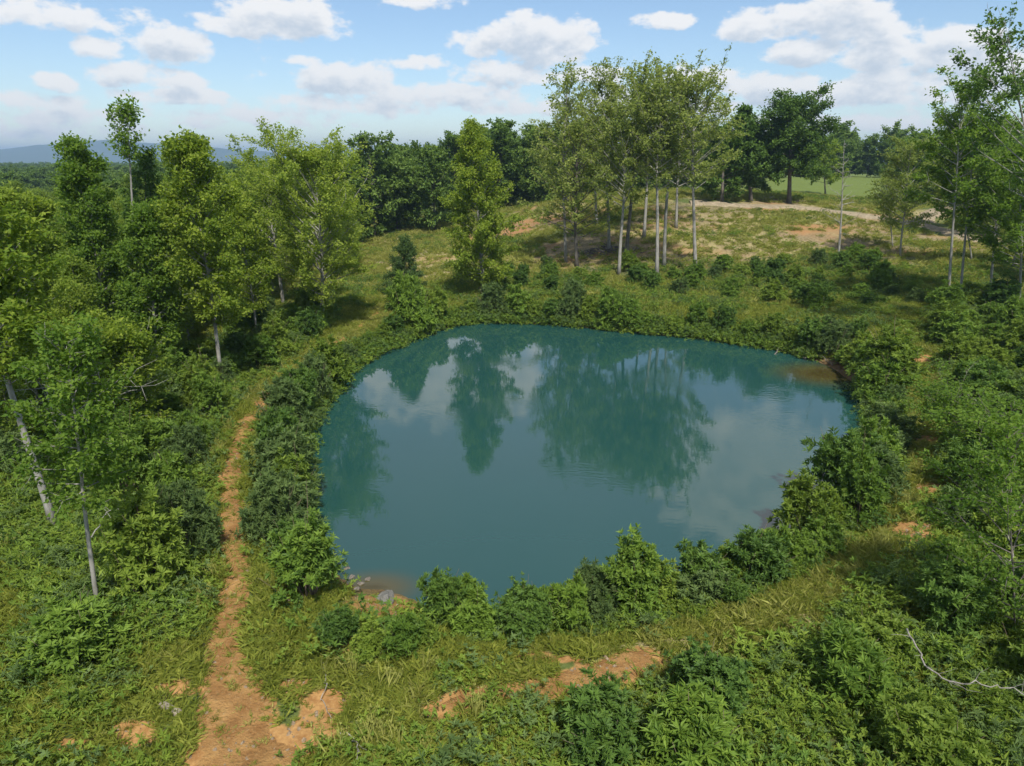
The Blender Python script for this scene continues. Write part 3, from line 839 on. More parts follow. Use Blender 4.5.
deadfall('fallen_branch', 'pale stick standing in the scrub near the right photo edge', 'branch', [gp(1012, 600, .3), gp(1008, 575, .8), gp(1003, 555, 1.2)], .022, 3, seed=11, tl=.3)
deadfall('fallen_branch', 'grey dead limb sticking out of the near left tree trunk foot', 'branch', [gp(96, 560, 1.0), gp(115, 545, 1.5), gp(135, 540, 1.3)], .025, 3, 'bark', 12, tl=.4)
# brush pile under the grove: one heap of thrown-together branches
g = Geo(); r = np.random.default_rng(21); bc = gp(606, 252); 
for i in range(90):
    a = np.array([r.normal(0, 2.6), r.normal(0, .9), 0]); a[2] = ground(bc[0] + a[0], bc[1] + a[1]) - bc[2] + r.uniform(0, .7) * math.exp(-(a[0] / 3) ** 2)
    d = norm(np.array([r.normal(0, 1), r.normal(0, .5), r.normal(0, .28)])) * r.uniform(.8, 2.0)
    g.tube(np.array([a - d / 2, a + r.normal(0, .05, 3), a + d / 2]), np.array([.07, .06, .03]) * r.uniform(.5, 1.5), 5)
o = link('brush_pile', g.mesh('brush_pile', M['bark_dark'], True)); o.location = bc
tag(o, 'dark pile of cut branches heaped among the grove trunks on the hill', 'brush pile')


def log_mesh():
    g = Geo(); u = np.linspace(0, 1, 8)
    g.tube(np.stack([u * .75 - .37, .03 * np.sin(u * 4), .10 + 0 * u], 1), .10 * (1 + .15 * np.sin(u * 9)), 12)
    return g


b = gp(171, 712)
o = thing('cut_log', 'short pale cut log lying in the grass left of the footpath', 'log', b, R(-25))
link('bark', log_mesh().mesh('bark', M['old_log'], True), o)
g = Geo(); g.tube(np.array([[-.385, 0, .10], [-.372, 0, .10]]), [.085, .088], 12)
link('cut_face', g.mesh('cut_face', M['bark_dark'], True), o)


def rock(name, label, loc, sx, sy, sz, seed, colour):
    import bmesh
    bm = bmesh.new(); bmesh.ops.create_icosphere(bm, subdivisions=3, radius=1)
    rr = np.random.default_rng(seed); ph = rr.uniform(0, 6, 6)
    for v in bm.verts:
        c = v.co
        k = 1 + .16 * math.sin(c.x * 3 + ph[0]) * math.sin(c.y * 3.3 + ph[1]) + .10 * math.sin(c.z * 6 + ph[2] + c.x * 4) + .06 * math.sin(c.y * 11 + ph[3])
        v.co = Vector((c.x * sx * k, c.y * sy * k, c.z * sz * k))
    me = bpy.data.meshes.new(name); bm.to_mesh(me); bm.free()
    me.materials.append(colour)
    o = link(name, me, None, loc); o.rotation_euler = (0, 0, rr.uniform(0, 6))
    return tag(o, label, 'rock')


stone = earth_material('pale_stone', (.15, .145, .13), (.25, .245, .22), (.32, .31, .29))
p = gp(386, 602); rock('rock', 'pale grey rock half covered by leaves at the orange beach of the pond', p + [0, 0, .1], .42, .3, .25, 1, stone)
p = gp(166, 733); rock('rock', 'small white stone lying just below the cut log', p + [0, 0, .02], .10, .07, .05, 2, stone)
p = gp(862, 757); rock('rock', 'white stone showing in a small gap of the near right thicket', p + [0, 0, .05], .16, .12, .1, 3, stone)
for i, (px, py) in enumerate([(352, 578), (361, 584), (368, 581), (347, 570), (357, 590)]):
    p = gp(px, py); rock('rock', ['dark pebble at the water beside the orange beach, farthest up the left shore' if i == 3 else
                                  'dark small stone on the wet edge left of the orange beach'][0], p + [0, 0, .0], .13, .1, .08, 10 + i, M['bark_dark'])
    if i != 3: C.objects[-1]['group'] = 'dark stones on the wet edge'

# ------------------------------------------------------------------ woodland trees (copies of a few kinds)
def proto(name, H, n, leaf_m, label, cat='tree', shape=shape_dome, cb=.15, Rc=4.5, nb=34, nleaf=4200, lsize=.62, bark_m='bark_dark', asc=(.15, 1.0), seed=0, tr=None, clump=.5, ntw=8):
    out = []
    for i in range(n):
        r = np.random.default_rng(seed + i)
        tm, cm = gen_tree(r, H * r.uniform(.92, 1.08), cb, Rc * r.uniform(.9, 1.12), shape, nb, nleaf, lsize, asc=asc, leaf_m=leaf_m, bark_m=bark_m, tr=tr, ntw=ntw, clump=clump, spread=.32, twigvis=False)
        out.append((tm, cm))
    return out


def plant_copy(name, pr, loc, rz, sc, label, cat, group):
    o = thing(name, label, cat, loc, rz, group); o.scale = sc
    link('trunk', pr[0], o); link('crown', pr[1], o)
    return o


forest_p = proto('forest_tree', 18, 5, 'forest', '', Rc=4.6, nleaf=9000, lsize=.7, nb=46, cb=.06, seed=100)
field_p = proto('forest_tree', 14, 3, 'forest', '', Rc=4.2, nleaf=6000, lsize=.75, cb=.05, seed=120, shape=shape_dome)
wood_p = proto('woodland_tree', 13.5, 7, 'forest_light', '', Rc=2.1, nleaf=13500, lsize=.235, seed=140, shape=shape_spire, cb=.12, asc=(.45, 1.1), nb=54, bark_m='bark', clump=.3)
r = np.random.default_rng(11)
placed = []


def scatter(n, xr, yr, mind, ok, tries=40000):
    pts = []
    for _ in range(tries):
        if len(pts) >= n: break
        x, y = r.uniform(*xr), r.uniform(*yr)
        if not ok(x, y): continue
        if all((x - a) ** 2 + (y - c) ** 2 > mind ** 2 for a, c in pts): pts.append((x, y))
    return pts


EDGE = wpoly([(330, 262), (372, 250), (430, 241), (470, 232), (505, 214)])   # foot of the forest along the slope
fx = np.concatenate([[-300, -75], EDGE[:, 0], [14, 40, 62]]); fy = np.concatenate([[150, 112], EDGE[:, 1] + 4, [150, 156, 158]])
_o = np.argsort(fx); fx, fy = fx[_o], fy[_o]


def forest_ok(x, y):
    return np.interp(x, fx, fy) < y


pts = scatter(100, (-95, 54), (100, 215), 6.2, forest_ok)
pts.sort(key=lambda p: p[1])
for x, y in pts:
    k = float(np.interp(x, [-90, -45, -25, 75], [.72, .78, .93, 1.0])) * r.uniform(.88, 1.04)
    if x > 25: k *= .8
    plant_copy('forest_tree', forest_p[r.integers(5)], (x, y, ground(x, y) - .2), r.uniform(0, 6.28), (k * r.uniform(.9, 1.15), k * r.uniform(.9, 1.15), k),
               'dark green broadleaf tree in the dense forest behind the grassy slope', 'tree', 'trees of the dark forest behind the slope')
pts = scatter(60, (55, 215), (228, 256), 4.8, lambda x, y: True)
for x, y in pts:
    k = r.uniform(.75, 1.15)
    plant_copy('forest_tree', field_p[r.integers(3)], (x, y, ground(x, y) - .2), r.uniform(0, 6.28), (k, k, k),
               'dark distant tree in the row along the far edge of the green field', 'tree', 'trees along the far edge of the field')
CLEAR = wpoly([(195, 420), (215, 385), (250, 372), (240, 330), (262, 300), (290, 296), (330, 282), (372, 258), (470, 230), (520, 300), (470, 330), (300, 600), (250, 640)])


def wood_ok(x, y):
    px, py = project(x, y, ground(x, y))
    if px > 352: return False
    if inside([x], [y], CLEAR)[0]: return False
    if seg_dist([x], [y], FAINT)[0] < 4 or seg_dist([x], [y], PATH)[0] < (9 if y > 42 else 5.0): return False
    if y < 42 and (px > 190 or px < -120): return False
    return float(sample(GSD, x, y)[0]) > 9


pts = scatter(230, (-85, -9), (31, 125), 2.7, wood_ok)
for x, y in pts:
    px, _ = project(x, y, 0)
    k = r.uniform(.82, 1.08) * float(np.interp(px, [-100, 40, 230, 300, 360], [.92, .95, .95, .9, .8])) * float(np.interp(y, [31, 45, 70, 125], [.66, .78, .92, 1.0]))
    plant_copy('woodland_tree', wood_p[r.integers(7)], (x, y, ground(x, y) - .2), r.uniform(0, 6.28), (k * r.uniform(.85, 1.15), k * r.uniform(.85, 1.15), k),
               'light green young tree inside the woodland left of the pond', 'tree', 'young trees of the left woodland')
pts = scatter(16, (50, 110), (70, 135), 6.0, lambda x, y: project(x, y, ground(x, y))[0] > 985 and seg_dist([x], [y], ROAD)[0] > 5)
for x, y in pts:
    k = r.uniform(.7, 1.0)
    plant_copy('woodland_tree', wood_p[r.integers(7)], (x, y, ground(x, y) - .2), r.uniform(0, 6.28), (k, k, k),
               'leafy tree in the wood at the right edge behind the thin trunks', 'tree', 'trees of the right wood')
pts = scatter(9, (52, 100), (145, 200), 8.0, lambda x, y: 905 < project(x, y, ground(x, y))[0] < 1060 and seg_dist([x], [y], ROAD2)[0] > 5)
for x, y in pts:
    k = r.uniform(.75, .95)
    plant_copy('forest_tree', field_p[r.integers(3)], (x, y, ground(x, y) - .2), r.uniform(0, 6.28), (k, k, k),
               'dark tree beyond the road bend at the right side of the field', 'tree', 'trees beyond the road bend')

# ------------------------------------------------------------------ shrubs
def gen_shrub(r, H, Rb, nw, leaf, leaf_m, tall=0.0, nl=7, lumps=15, asp=.38):
    cs = []
    for i in range(lumps):
        a = i * 2.4 + r.uniform(-.5, .5); ph = r.uniform(.05, 1.0) ** .7
        q = Rb * .70 * ph
        z = H * (.20 + .58 * (1 - ph ** 2) * r.uniform(.75, 1.15))
        cs.append((q * math.cos(a), q * math.sin(a), z, Rb * r.uniform(.26, .40)))
    cs.append((0, 0, H * .45, Rb * .5))
    if tall:
        for i in range(6):
            t = i / 5; cs.append((r.normal(0, .12), r.normal(0, .12), H * (.35 + .58 * t), Rb * (.55 - .38 * t)))
    cs = np.array(cs)
    w = cs[:, 3] ** 2; ns = int(nw * .42); k = r.choice(len(cs), nw, p=w / w.sum())
    d = norm(r.normal(0, 1, (nw, 3)) + np.array([0, 0, .35]))
    rad = cs[k, 3] * r.uniform(.6, 1.28, nw)
    P = cs[k, :3] + d * rad[:, None] * np.array([1, 1, .9]); P[:, 2] = np.maximum(P[:, 2], .05)
    # drop whorls buried deep in other lumps
    ax = norm(d + np.array([0, 0, .55]) + r.normal(0, .25, (nw, 3)))
    up = norm(d[:ns] * .6 + np.array([0, 0, 1.0]) + r.normal(0, .2, (ns, 3)))
    src = r.integers(0, max(ns // 5, 1), ns)       # upright shoots: a few whorls stacked on one line
    top_ = P[:, 2].argsort()[::-1][:nw // 2]
    base_ = P[r.choice(top_, max(ns // 5, 1))]
    P[:ns] = base_[src] + up[src] * (r.uniform(.05, 1.0, ns) * H * .24)[:, None]
    ax[:ns] = norm(up[src] + r.normal(0, .2, (ns, 3)))
    t1 = norm(np.cross(ax, r.normal(0, 1, (nw, 3)))); t2 = np.cross(ax, t1)
    g = Geo()
    wt = r.normal(.42, .2, nw) + .0 * P[:, 2]
    for j in range(nl):
        a = j * 2 * math.pi / nl + r.uniform(-.35, .35, nw)
        sp = r.uniform(.4, 1.15, nw)
        D = ax * np.cos(sp)[:, None] + (t1 * np.cos(a)[:, None] + t2 * np.sin(a)[:, None]) * np.sin(sp)[:, None]
        L = leaf * r.uniform(.65, 1.25, nw)
        g.leaves(P + D * .02, D, ax, L, L * asp, np.clip(wt + r.normal(0, .1, nw), 0, 1), .06, .18)
    s = Geo()
    for i in range(len(cs)):
        e = cs[i, :3]; a = np.array([e[0] * .15, e[1] * .15, -.15])
        mid = (a + e) / 2 + r.normal(0, .06, 3)
        s.tube(np.array([a, mid, e]), np.array([.03, .022, .01]) * H / 2, 5)
    for i in range(7):
        e = cs[r.integers(len(cs)), :3]; d_ = norm(e * np.array([1, 1, 0]) * .5 + np.array([0, 0, 1.]) + r.normal(0, .3, 3)); L_ = H * r.uniform(.3, .55)
        s.tube(np.array([e, e + d_ * L_ * .6 + r.normal(0, .03, 3), e + d_ * L_]), np.array([.011, .008, .004]), 4)
    return s.mesh('stem', M['stem'], True), g.mesh('foliage', M[leaf_m])


shr = []
KINDS = [('shrub', .215, 760, .38, 7), ('shrub_dark', .20, 800, .34, 7), ('shrub_pale', .16, 1150, .46, 6), ('shrub', .25, 560, .30, 7), ('shrub_grey', .18, 900, .26, 8), ('shrub_pale', .22, 700, .36, 7),
         ('shrub_dark', .145, 1300, .5, 6), ('shrub', .19, 850, .42, 6), ('shrub_grey', .22, 640, .30, 7)]
for i, (lm, lf, nw_, asp_, nl_) in enumerate(KINDS):
    rr = np.random.default_rng(200 + i)
    shr.append(gen_shrub(rr, 2.0 * rr.uniform(.85, 1.2), 1.2, nw_, lf, lm, asp=asp_, nl=nl_, lumps=int(rr.integers(9, 18))))
tallp = [gen_shrub(np.random.default_rng(230 + i), 3.0, 1.2, 950, .20, ['shrub', 'shrub_pale', 'shrub'][i], tall=1) for i in range(3)]


def shrub(loc, rz, sc, label, group=None, pr=None, name='shrub'):
    pr = pr or shr[r.integers(len(shr))]
    o = thing(name, label, 'shrub', loc, rz, group); o.scale = sc
    link('stem', pr[0], o); link('foliage', pr[1], o)
    return o


# along the banks, in order round the pond
ORD = ['first', 'second', 'third', 'fourth', 'fifth', 'sixth', 'seventh', 'eighth', 'ninth', 'tenth', 'eleventh', 'twelfth', 'thirteenth', 'fourteenth', 'fifteenth', 'sixteenth',
       'seventeenth', 'eighteenth', 'nineteenth', 'twentieth', 'twenty-first', 'twenty-second', 'twenty-third', 'twenty-fourth', 'twenty-fifth', 'twenty-sixth', 'twenty-seventh', 'twenty-eighth', 'twenty-ninth', 'thirtieth']
seglen = np.linalg.norm(np.roll(POND, -1, 0) - POND, axis=1); cum = np.concatenate([[0], np.cumsum(seglen)])
Ltot = cum[-1]; Pc = np.vstack([POND, POND[:1]])


def shore(s):
    s = s % Ltot
    p = np.array([np.interp(s, cum, Pc[:, 0]), np.interp(s, cum, Pc[:, 1])])
    q = np.array([np.interp((s + .3) % Ltot, cum, Pc[:, 0]), np.interp((s + .3) % Ltot, cum, Pc[:, 1])])
    t = norm(q - p); nrm = np.array([-t[1], t[0]])
    if inside([p[0] + nrm[0] * .5], [p[1] + nrm[1] * .5], POND)[0]: nrm = -nrm
    return p, nrm


beach = hit(380, 594)[:2]
count = {}
s = 0.0
bank = []
while s < Ltot - .8:
    p, nrm = shore(s)
    px, py = project(p[0], p[1], 0)
    side = 'far' if p[1] > 60 and px < 835 else ('near' if p[1] < 27.5 and px > 395 else ('left' if px < 470 else 'right'))
    pr_ = tallp[r.integers(3)] if r.random() < .22 else None
    size = {'far': 1.25, 'near': .74, 'left': 1.15, 'right': 1.15}[side] * r.uniform(.65, 1.25)
    if side == 'near' and px > 690: size *= 1.35
    off = {'far': 1.0, 'near': .75, 'left': .75, 'right': .9}[side] + r.uniform(-.3, .5)
    c = p + nrm * off
    if pr_: size *= .72
    if side == 'far' and 480 > px > 430: size *= .45
    lane_d = seg_dist([c[0]], [c[1]], np.vstack([PATH[int(len(PATH) * .62):], FAINT]))[0]
    if lane_d < 2.3: size *= .55
    if np.hypot(*(p - beach)) > 3.0 and lane_d > 1.1:
        bank.append((side, c, size, px, pr_))
    s += {'far': 2.2, 'near': 1.05, 'left': 1.9, 'right': 1.9}[side] * r.uniform(.75, 1.2)
WHERE = {'far': ('leafy shrub on the far bank', 'from its left end'), 'near': ('low leafy shrub on the near bank', 'from the orange beach'),
         'left': ('bushy shrub on the left bank', 'from the far corner'), 'right': ('bushy shrub on the right bank', 'from the far corner')}
bank.sort(key=lambda b: (b[0], b[1][0] if b[0] in ('far', 'near') else -b[1][1]))
for side, c, size, px, pr_ in bank:
    i = count.get(side, 0); count[side] = i + 1
    a, z = WHERE[side]
    shrub((c[0], c[1], ground(*c) - .1), r.uniform(0, 6.28), (size * r.uniform(.9, 1.2), size * r.uniform(.9, 1.2), size * r.uniform(.75, 1.3)),
          f'{a}, {ORD[i]} {z}', 'shrubs along the ' + side + ' bank of the pond', pr_)
    if side in ('left', 'right', 'far') and r.random() < .0: pass
# second line of shrubs behind the left and right banks
for side, c, size, px, pr_ in bank:
    if r.random() < {'left': .75, 'right': .75, 'near': .6, 'far': 0}[side]:
        p, nrm = shore(cum[np.argmin(((POND - c) ** 2).sum(1))])
        q = c + nrm * r.uniform(1.2, 2.2) * (.6 if side == 'near' else 1)
        if seg_dist([q[0]], [q[1]], PATH)[0] < 1.5 or seg_dist([q[0]], [q[1]], FAINT)[0] < 2.5 or seg_dist([q[0]], [q[1]], STRAW)[0] < 1.2: continue
        k = size * r.uniform(.5, .75)
        shrub((q[0], q[1], ground(*q) - .1), r.uniform(0, 6.28), (k, k, k), f'lower shrub behind the taller shrub line of the {side} bank', f'second row shrubs behind the {side} bank')
# special shrubs
for px, py, hpx, wpx, lab, pr in [
    (632, 622, 88, 36, 'tallest upright bush on the near bank, standing against the water', tallp[0]),
    (658, 616, 58, 30, 'rounded bush leaning against the right side of the tallest near bank bush', tallp[1]),
    (604, 622, 44, 26, 'rounded bush against the left side of the tallest near bank bush', shr[1]),
    (310, 600, 84, 42, 'large rounded bush between the footpath and the orange beach', tallp[2]),
    (275, 545, 60, 36, 'wide bush just behind the large rounded bush by the footpath', shr[4]),
    (446, 630, 46, 28, 'rounded near bank bush just right of the orange beach', shr[1]),
    (420, 646, 30, 22, 'small bush covering the pale rock beside the beach', shr[2]),
    (410, 332, 40, 26, 'dense shrub round the foot of the pine sapling', shr[3]),
    (432, 322, 32, 20, 'low shrub right of the pine sapling at the pond corner', shr[2]),
    (836, 505, 56, 40, 'big spreading bush over the water at the near right bank', shr[1]),
    (866, 488, 50, 36, 'bush inland of the big spreading bush on the right bank', shr[2]),
    (798, 540, 44, 32, 'bush below the big spreading bush on the right bank', shr[5]),
    (885, 392, 64, 36, 'tall dark bush at the far right corner of the pond', tallp[1]),
    (152, 592, 105, 46, 'tall leafy bush between the crooked young tree and the footpath', tallp[1]),
    (190, 560, 66, 34, 'rounded bush just right of the tall leafy bush by the footpath', shr[4]),
    (80, 660, 52, 52, 'wide low bush below the crooked young tree', shr[0]),
    (340, 648, 34, 24, 'low bush between the footpath and the orange beach, behind the round dirt patch', shr[1]),
    (372, 660, 28, 24, 'low spreading bush directly below the orange beach', shr[5]),
    (404, 656, 34, 26, 'low bush below and right of the orange beach', shr[3]),
    (474, 640, 40, 30, 'rounded bush midway between the orange beach and the tallest near bank bush', shr[7]),
    (512, 640, 34, 28, 'lower bush midway between the orange beach and the tallest near bank bush', shr[1]),
    (546, 634, 40, 28, 'leafy near bank bush a few steps left of the tallest one', shr[3]),
    (700, 604, 44, 34, 'leafy near bank bush a few steps right of the tallest one', shr[1]),
    (728, 536, 0, 0, '', None)]:
    if not pr: continue
    b = gp(px, py); dep = b[1] * CP + (CAM_H - b[2]) * SP
    h = hpx / F_PX * dep / .97; w = wpx / F_PX * dep
    H0 = 3.0 if pr in tallp else 1.75
    shrub((b[0], b[1], b[2] - .1), r.uniform(0, 6.28), (w / 1.3, w / 1.3, h / H0), lab, None, pr)

LT = hit(58, 528)
THICKET = wpoly([(560, 800), (585, 735), (640, 700), (720, 672), (760, 648), (850, 606), (905, 560), (930, 500), (950, 430), (945, 360), (925, 318), (960, 290), (1060, 280), (1300, 420), (1300, 800)])
LEFTU = wpoly([(-250, 620), (0, 560), (60, 640), (150, 620), (205, 560), (212, 500), (222, 430), (250, 392), (210, 345), (100, 330), (-100, 330), (-250, 400)])
LEFTV = wpoly([(222, 392), (262, 374), (305, 348), (340, 322), (330, 302), (270, 312), (215, 345)])
LEFTW = wpoly([(70, 465), (110, 400), (200, 392), (222, 415), (205, 490), (150, 520), (110, 500)])
HILLF = wpoly([(470, 284), (560, 262), (640, 268), (700, 268), (760, 262), (870, 262), (900, 262), (925, 300), (880, 316), (760, 306), (600, 292), (480, 296)])


def zone_pts(poly, n, mind, cond=lambda x, y: True):
    lo, hi = poly.min(0), poly.max(0)
    return scatter(n, (lo[0], hi[0]), (lo[1], hi[1]), mind, lambda x, y: inside([x], [y], poly)[0] and cond(x, y) and sample(GSD, x, y)[0] > 2.2, 9000)


for x, y in zone_pts(THICKET, 80, 1.7, lambda x, y: x < 45 and seg_dist([x], [y], STRAW)[0] > 2.1 and not (abs(x-hit(912,532)[0])<1.0 and abs(y-hit(912,532)[1])<1.2)):
    k = r.uniform(.6, 1.2) * float(np.interp(y, [15, 60], [.85, 1.15]))
    shrub((x, y, ground(x, y) - .12), r.uniform(0, 6.28), (k * 1.25, k * 1.25, k), 'leafy green bush in the thicket filling the near right corner', 'bushes of the near right thicket')
for x, y in zone_pts(LEFTU, 42, 2.2, lambda x, y: x > -45 and seg_dist([x], [y], PATH)[0] > 2.2 and not (0 < LT[1] - y + .5 < 4 and abs(x - LT[0] * y / LT[1]) < 1.6)):
    k = r.uniform(.45, .95) * float(np.interp(y, [15, 25, 60], [.7, .9, 1.2]))
    shrub((x, y, ground(x, y) - .12), r.uniform(0, 6.28), (k * 1.2, k * 1.2, k), 'leafy bush in the understory left of the footpath', 'understory bushes left of the footpath')
for x, y in zone_pts(LEFTW, 26, 1.5, lambda x, y: seg_dist([x], [y], PATH)[0] > 1.9):
    k = r.uniform(.8, 1.25)
    shrub((x, y, ground(x, y) - .12), r.uniform(0, 6.28), (k * .9, k * .9, k), 'tall dense shrub in the dark tangle between the left trunks and the footpath', 'dense shrubs between the left trunks and the footpath', tallp[r.integers(3)] if r.random() < .35 else shr[[1, 4, 6, 8, 0, 3][r.integers(6)]])
for x, y in zone_pts(LEFTV, 20, 1.9, lambda x, y: seg_dist([x], [y], FAINT)[0] > 2.7):
    k = r.uniform(.7, 1.3)
    shrub((x, y, ground(x, y) - .12), r.uniform(0, 6.28), (k, k, k), 'dark leafy shrub at the foot of the pale trunks beside the grassy lane', 'shrubs at the foot of the left pale trunks')
for x, y in zone_pts(HILLF, 64, 2.0, lambda x, y: abs(ground_masks([x], [y])[1][0]) < .3):
    k = r.uniform(.5, 1.05)
    shrub((x, y, ground(x, y) - .1), r.uniform(0, 6.28), (k * 1.2, k * 1.2, k), 'low round bush in the green belt at the foot of the hill', 'bushes at the foot of the hill')
# ------------------------------------------------------------------ ground cover (stuff): geometry-node instances
def blades(r, n, L, spread, m, w=.035):
    g = Geo(); P = np.stack([r.normal(0, spread, n), r.normal(0, spread, n), np.zeros(n)], 1)
    a = r.uniform(0, 6.28, n); el = r.uniform(.45, 1.35, n)
    D = np.stack([np.cos(a) * np.cos(el), np.sin(a) * np.cos(el), np.sin(el)], 1)
    Ls = L * r.uniform(.6, 1.3, n)
    g.leaves(P, D, np.tile([0, 0, 1.], (n, 1)) + r.normal(0, .1, (n, 3)), Ls, w * r.uniform(.7, 1.4, n), np.clip(r.normal(.45, .25, n), 0, 1), -.02, .32)
    return bpy.data.objects.new('tuft', g.mesh('tuft', M[m]))


def weedling(r, nw, rad, h, leaf, m, nl=6, asp=.32):
    g = Geo()
    P = np.stack([r.normal(0, rad, nw), r.normal(0, rad, nw), h * r.uniform(.25, 1.1, nw)], 1)
    ax = norm(r.normal(0, .35, (nw, 3)) + [0, 0, 1]); t1 = norm(np.cross(ax, r.normal(0, 1, (nw, 3)))); t2 = np.cross(ax, t1)
    wt = r.normal(.45, .2, nw)
    for j in range(nl):
        a = j * 6.283 / nl + r.uniform(-.4, .4, nw); sp = r.uniform(.6, 1.4, nw)
        D = ax * np.cos(sp)[:, None] + (t1 * np.cos(a)[:, None] + t2 * np.sin(a)[:, None]) * np.sin(sp)[:, None]
        L = leaf * r.uniform(.6, 1.25, nw)
        g.leaves(P, D, ax, L, L * asp, np.clip(wt + r.normal(0, .1, nw), 0, 1), .06, .2)
    return bpy.data.objects.new('weed', g.mesh('weed', M[m]))


def cover(name, protos, X, Y, scale, tilt=.25, label=None):
    n = len(X)
    Z = sample(GZ, X, Y)
    me = bpy.data.meshes.new(name); me.vertices.add(n)
    me.vertices.foreach_set('co', np.stack([X, Y, Z], 1).astype(np.float32).ravel())
    a = me.attributes.new('turn', 'FLOAT_VECTOR', 'POINT')
    a.data.foreach_set('vector', np.stack([r.normal(0, tilt, n), r.normal(0, tilt, n), r.uniform(0, 6.28, n)], 1).astype(np.float32).ravel())
    a = me.attributes.new('size', 'FLOAT', 'POINT'); a.data.foreach_set('value', np.asarray(scale, np.float32))
    a = me.attributes.new('which', 'INT', 'POINT'); a.data.foreach_set('value', r.integers(0, len(protos), n).astype(np.int32))
    o = link(name, me); o['kind'] = 'stuff'
    if label: o['label'] = label
    ng = bpy.data.node_groups.new(name, 'GeometryNodeTree')
    ng.interface.new_socket('Geometry', in_out='INPUT', socket_type='NodeSocketGeometry')
    ng.interface.new_socket('Geometry', in_out='OUTPUT', socket_type='NodeSocketGeometry')
    N = ng.nodes; Lk = ng.links
    gi, go = N.new('NodeGroupInput'), N.new('NodeGroupOutput')
    iop = N.new('GeometryNodeInstanceOnPoints'); jn = N.new('GeometryNodeJoinGeometry')
    for p in protos:
        oi = N.new('GeometryNodeObjectInfo'); oi.inputs['Object'].default_value = p; oi.inputs['As Instance'].default_value = False
        g2 = N.new('GeometryNodeGeometryToInstance')
        Lk.new(oi.outputs['Geometry'], g2.inputs[0]); Lk.new(g2.outputs[0], jn.inputs[0])
    def na(nm, t):
        q = N.new('GeometryNodeInputNamedAttribute'); q.data_type = t; q.inputs['Name'].default_value = nm
        return [s for s in q.outputs if s.enabled and s.name == 'Attribute'][0]
    Lk.new(gi.outputs[0], iop.inputs['Points']); Lk.new(jn.outputs[0], iop.inputs['Instance'])
    iop.inputs['Pick Instance'].default_value = True
    Lk.new(na('which', 'INT'), iop.inputs['Instance Index']); Lk.new(na('turn', 'FLOAT_VECTOR'), iop.inputs['Rotation']); Lk.new(na('size', 'FLOAT'), iop.inputs['Scale'])
    Lk.new(iop.outputs[0], go.inputs[0])
    md = o.modifiers.new('scatter', 'NODES'); md.node_group = ng
    return o


def stalk(r):
    g = Geo(); n = 14
    for q in range(n):
        a = np.array([r.normal(0, .14), r.normal(0, .14), 0]); d = norm(np.array([r.normal(0, .22), r.normal(0, .22), 1])); L = r.uniform(.5, .95)
        b = a + d * L
        g.leaves(np.array([a]), np.array([d]), np.array([[r.normal(), r.normal(), .1]]), L, .016, np.array([r.uniform(.3, .9)]), .0, .12)
        m_ = 6; g.leaves(np.tile(b - d * .1, (m_, 1)) + r.normal(0, .02, (m_, 3)), np.tile(d, (m_, 1)) + r.normal(0, .4, (m_, 3)), r.normal(0, 1, (m_, 3)), .10, .018, r.uniform(.5, 1, m_), 0, .1)
    return bpy.data.objects.new('stalk', g.mesh('stalk', M['drygrass']))


def pebble(seed):
    import bmesh
    rr = np.random.default_rng(seed); bm = bmesh.new(); bmesh.ops.create_icosphere(bm, subdivisions=1, radius=.05)
    for v in bm.verts: v.co = Vector((v.co.x * rr.uniform(.7, 1.3), v.co.y * rr.uniform(.6, 1.2), v.co.z * rr.uniform(.4, .8)))
    me = bpy.data.meshes.new('pebble'); bm.to_mesh(me); bm.free(); me.materials.append(pebm)
    return bpy.data.objects.new('pebble', me)


pebm = earth_material('tan_stone', (.20, .14, .085), (.36, .28, .19), (.42, .37, .30))
pebs = [pebble(i) for i in range(4)]
stalks = [stalk(np.random.default_rng(500 + i)) for i in range(3)]


GRASSY = np.vstack([PATH[int(len(PATH) * .62):], FAINT])


def rand_pts(n, xr, yr):
    return r.uniform(*xr, n), r.uniform(*yr, n)


def in_view(x, y, m=170):
    px, py = project(x, y, sample(GZ, x, y))
    return (px > -m) & (px < 1024 + m) & (py < 766 + m * 2) & (y > 11)


rp = np.random.default_rng(300)
tufts = [blades(rp, 34, .36, .14, 'grass', .024) for _ in range(4)]
drys = [blades(rp, 30, .36, .16, 'drygrass', .022) for _ in range(3)]
weeds = [weedling(rp, int(n_), .24, h_, l_, m_, asp=a_) for n_, h_, l_, m_, a_ in [(14, .28, .145, 'weed', .32), (26, .22, .085, 'weed', .5), (10, .42, .17, 'shrub_pale', .26), (20, .34, .11, 'shrub_grey', .4), (14, .25, .13, 'weed', .4), (30, .18, .07, 'shrub_pale', .55)]]
herbs = [weedling(rp, int(n_), .38, h_, l_, m_, asp=a_) for n_, h_, l_, m_, a_ in [(30, .50, .18, 'shrub', .32), (30, .5, .18, 'weed', .32), (48, .42, .11, 'shrub_pale', .5), (22, .8, .2, 'shrub_grey', .24), (40, .6, .13, 'shrub_dark', .42), (28, .55, .19, 'shrub_pale', .3)]]

